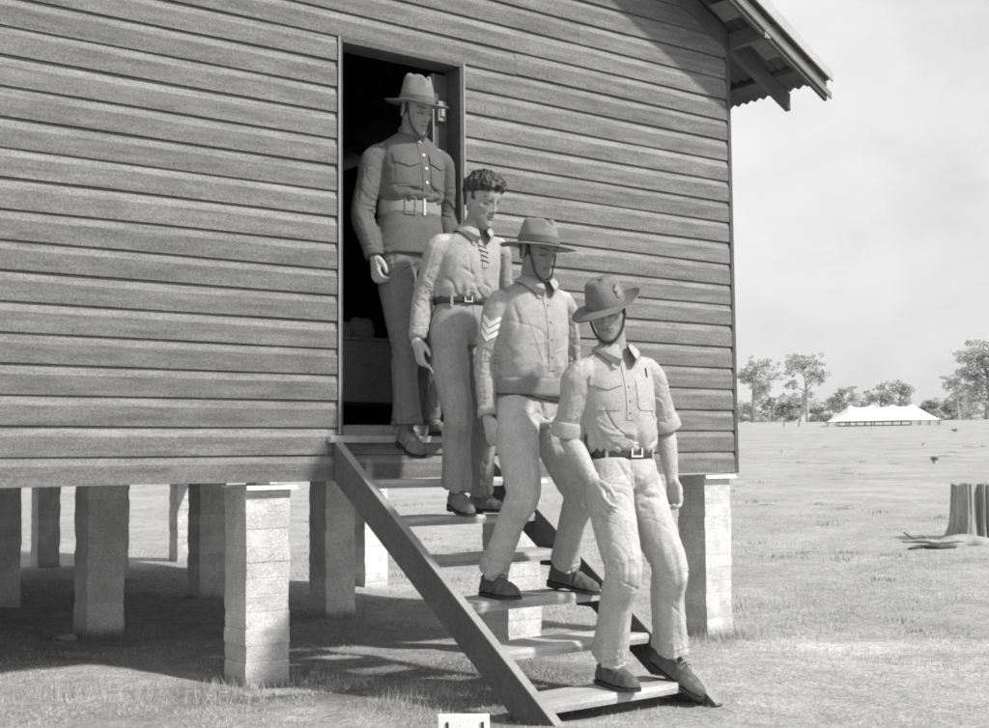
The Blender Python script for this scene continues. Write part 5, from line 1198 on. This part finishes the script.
for z in (-.05, -.125, -.20, -.275): button(m1['bv'], m1['nb']+m1['FS'].f*.1+UP*z, -m1['FS'].f, m1['shirt'], .0085)
placket(m3, -.05, -.42, .036, 'shirt3')
for z in (-.12, -.20, -.28, -.36): button(m3['bv'], m3['nb']+m3['FS'].f*.1+UP*z, -m3['FS'].f, m3['shirt'], .0052, 'edge')
pocket(m4, .095, -.125, .115, .135, 'shirt', fl=.050); pocket(m4, -.095, -.125, .115, .135, 'shirt', flap=False)
placket(m4, -.055, -.30, .034, 'shirt')
for z in (-.16, -.22, -.27): button(m4['bv'], m4['nb']+m4['FS'].f*.1+UP*z, -m4['FS'].f, m4['shirt'], .0052, 'edge')
patch(m4['bv'], m4['nb']+m4['FS'].r*(-.115)+m4['FS'].f*.1+UP*-.075, -m4['FS'].r, UP, -m4['FS'].f, [(0, -.003, .003), (-.04, -.003, .003)], 'pencil', M['strap'], m4['shirt'], .006, .003, nu=3)
for z, a in ((-.085, .022), (-.11, .026), (-.135, .018), (-.16, .022)):                 # laced neck of the knitted shirt
    FF = m2['FS']; g = Geo(); q0, _ = cast(m2['bv'], m2['nb']+FF.r*a+FF.f*.1+UP*z, -FF.f, off=.004); q1, _ = cast(m2['bv'], m2['nb']-FF.r*a+FF.f*.1+UP*(z-.014), -FF.f, off=.004)
    g.loft(tube([q0, (q0+q1)/2+FF.f*.003, q1], [.0024]*3, UP, 2, 6, 3)); g.obj('lace', M['strap'], m2['shirt'], True)
placket(m2, -.07, -.20, .03, 'knit')
def epaulette(D, s, m):
    J = D['J']; sg = 1 if s == 'R' else -1; F = D['FS']; a = D['nb']+F.r*sg*.075-UP*.0; b = J[s+'S']+UP*.06+F.r*sg*.012
    U_ = unit(b-a); W_ = unit(np.cross(U_, UP)); L = np.linalg.norm(b-a)
    p = patch(D['bv'], a, W_, U_, -UP, [(0, -.012, .012), (.015, -.024, .024), (L*.97, -.028, .028), (L, -.025, .025)], 'epaulette', M[m], D['shirt'], .006, .004, nu=8)
    button(D['bv'], a+U_*.022+UP*.02, -UP, p, .006, 'metal')
for s in 'RL': epaulette(m1, s, 'tunic'); epaulette(m3, s, 'shirt3')
epaulette(m4, 'R', 'shirt')
# chevrons on the sergeant's right sleeve
J = m3['J']; ax = unit(J['RE']-J['RS']); out = unit(V(-.80, -.60, .0)-ax*(V(-.80, -.60, 0)@ax)); U_ = unit(np.cross(ax, out)); U_ = U_ if U_@V(.8, -.8, 0) > 0 else -U_
for i in range(3):
    c = J['RS']+(J['RE']-J['RS'])*(.40+.105*i)+out*.06
    for s in (-1, 1):
        patch(m3['bv'], c, U_*s, -ax, -out, [(.040-.0, .036, .0425), (.026, .018, .0425), (.012, .0, .030), (-.002, .0, .012), (-.014, .0, .001)], 'chevron', M['white'], m3['shirt'], .004, .003, nu=6)
# belts
F = m1['F']
b1 = belt_ring(m1['body'], m1['bl'], F, .166, .128, .088, 'webbing', e=2.35)
def buckle(D, belt, ang, a, b, w, h, t, thick=.004, name='buckle', m='metal', e=2.35, lift=.010):
    F = D['F']; c, s = cos(ang), sin(ang); x = np.sign(c)*abs(c)**(2/e)*a; y = np.sign(s)*abs(s)**(2/e)*b
    N_ = unit(F.r*x/a**2+F.f*y/b**2); X = unit(np.cross(UP, N_)); return frame_plate(D['bl']+F.r*x+F.f*y+N_*lift, X, UP, N_, w, h, t, thick, name, m, belt)
buckle(m1, b1, 1.62, .166, .128, .012, .092, .005); buckle(m1, b1, 1.25, .166, .128, .060, .088, .004, m='webbing')
b2 = belt_ring(m2['body'], m2['bl']+UP*-.004, m2['F'], .148, .112, .036, 'belt'); buckle(m2, b2, 1.35, .148, .112, .042, .042, .006)
b3 = belt_ring(m3['body'], m3['bl']-UP*.036, m3['F'], .171, .134, .088, 'waist', tilt=.003, name='waistband')
b3b = belt_ring(m3['body'], m3['bl']-UP*.086, m3['F'], .174, .137, .009, 'strap', tilt=.022, name='strap')
b4 = belt_ring(m4['body'], m4['bl']-UP*.010, m4['F'], .147, .113, .056, 'belt'); buckle(m4, b4, 1.62, .147, .113, .060, .064, .008)
for D, a_, b_ in ((m2, .148, .112), (m4, .147, .113)):                                  # belt loops
    for ang in (.75, 2.35):
        F = D['F']; c, s = cos(ang), sin(ang); x = np.sign(c)*abs(c)**(2/2.3)*a_; y = abs(s)**(2/2.3)*b_; N_ = unit(F.r*x/a_**2+F.f*y/b_**2); X = unit(np.cross(UP, N_)); cc = D['bl']+F.r*x+F.f*y-UP*.008
        g = Geo(); vs = [cc+X*i*.006+N_*k+UP*j for k in (.003, .0095) for (i, j) in ((-1, -.034), (1, -.034), (1, .030), (-1, .030))]; g.add(vs, [(3,2,1,0),(4,5,6,7),(0,1,5,4),(1,2,6,5),(2,3,7,6),(3,0,4,7)]); g.obj('belt_loop', M['trs'], D['trs'])
# cuffs and rolled sleeves
cuff(m4, 'R', .76, 1.0, 'shirt', .067, .074, 'rolled_sleeve', 1); cuff(m4, 'L', .80, 1.02, 'shirt', .064, .071, 'rolled_sleeve', 2)
cuff(m1, 'R', 1.78, 1.98, 'tunic', .047, .048, 'cuff', 3); cuff(m3, 'R', 1.80, 1.97, 'shirt3', .044, .046, 'cuff', 4); cuff(m2, 'R', 1.72, 1.95, 'knit', .041, .036, 'cuff', 5); cuff(m2, 'L', 1.75, 1.95, 'knit', .041, .036, 'cuff', 6)
# cigarette
t = m2['tips']['R']; t0 = (t[0]+t[1])/2; dv = unit(V(.25, -.55, -.8)); g = Geo(); g.loft([ellipse(t0+dv*a, V(1, 0, 0)*.0042, np.cross(V(1, 0, 0), dv)*.0042, 2, 10) for a in (-.018, .0, .040)])
tag(g.obj('cigarette', M['ash'], None, True), 'short white cigarette held in the fingers of the bareheaded man', 'cigarette')
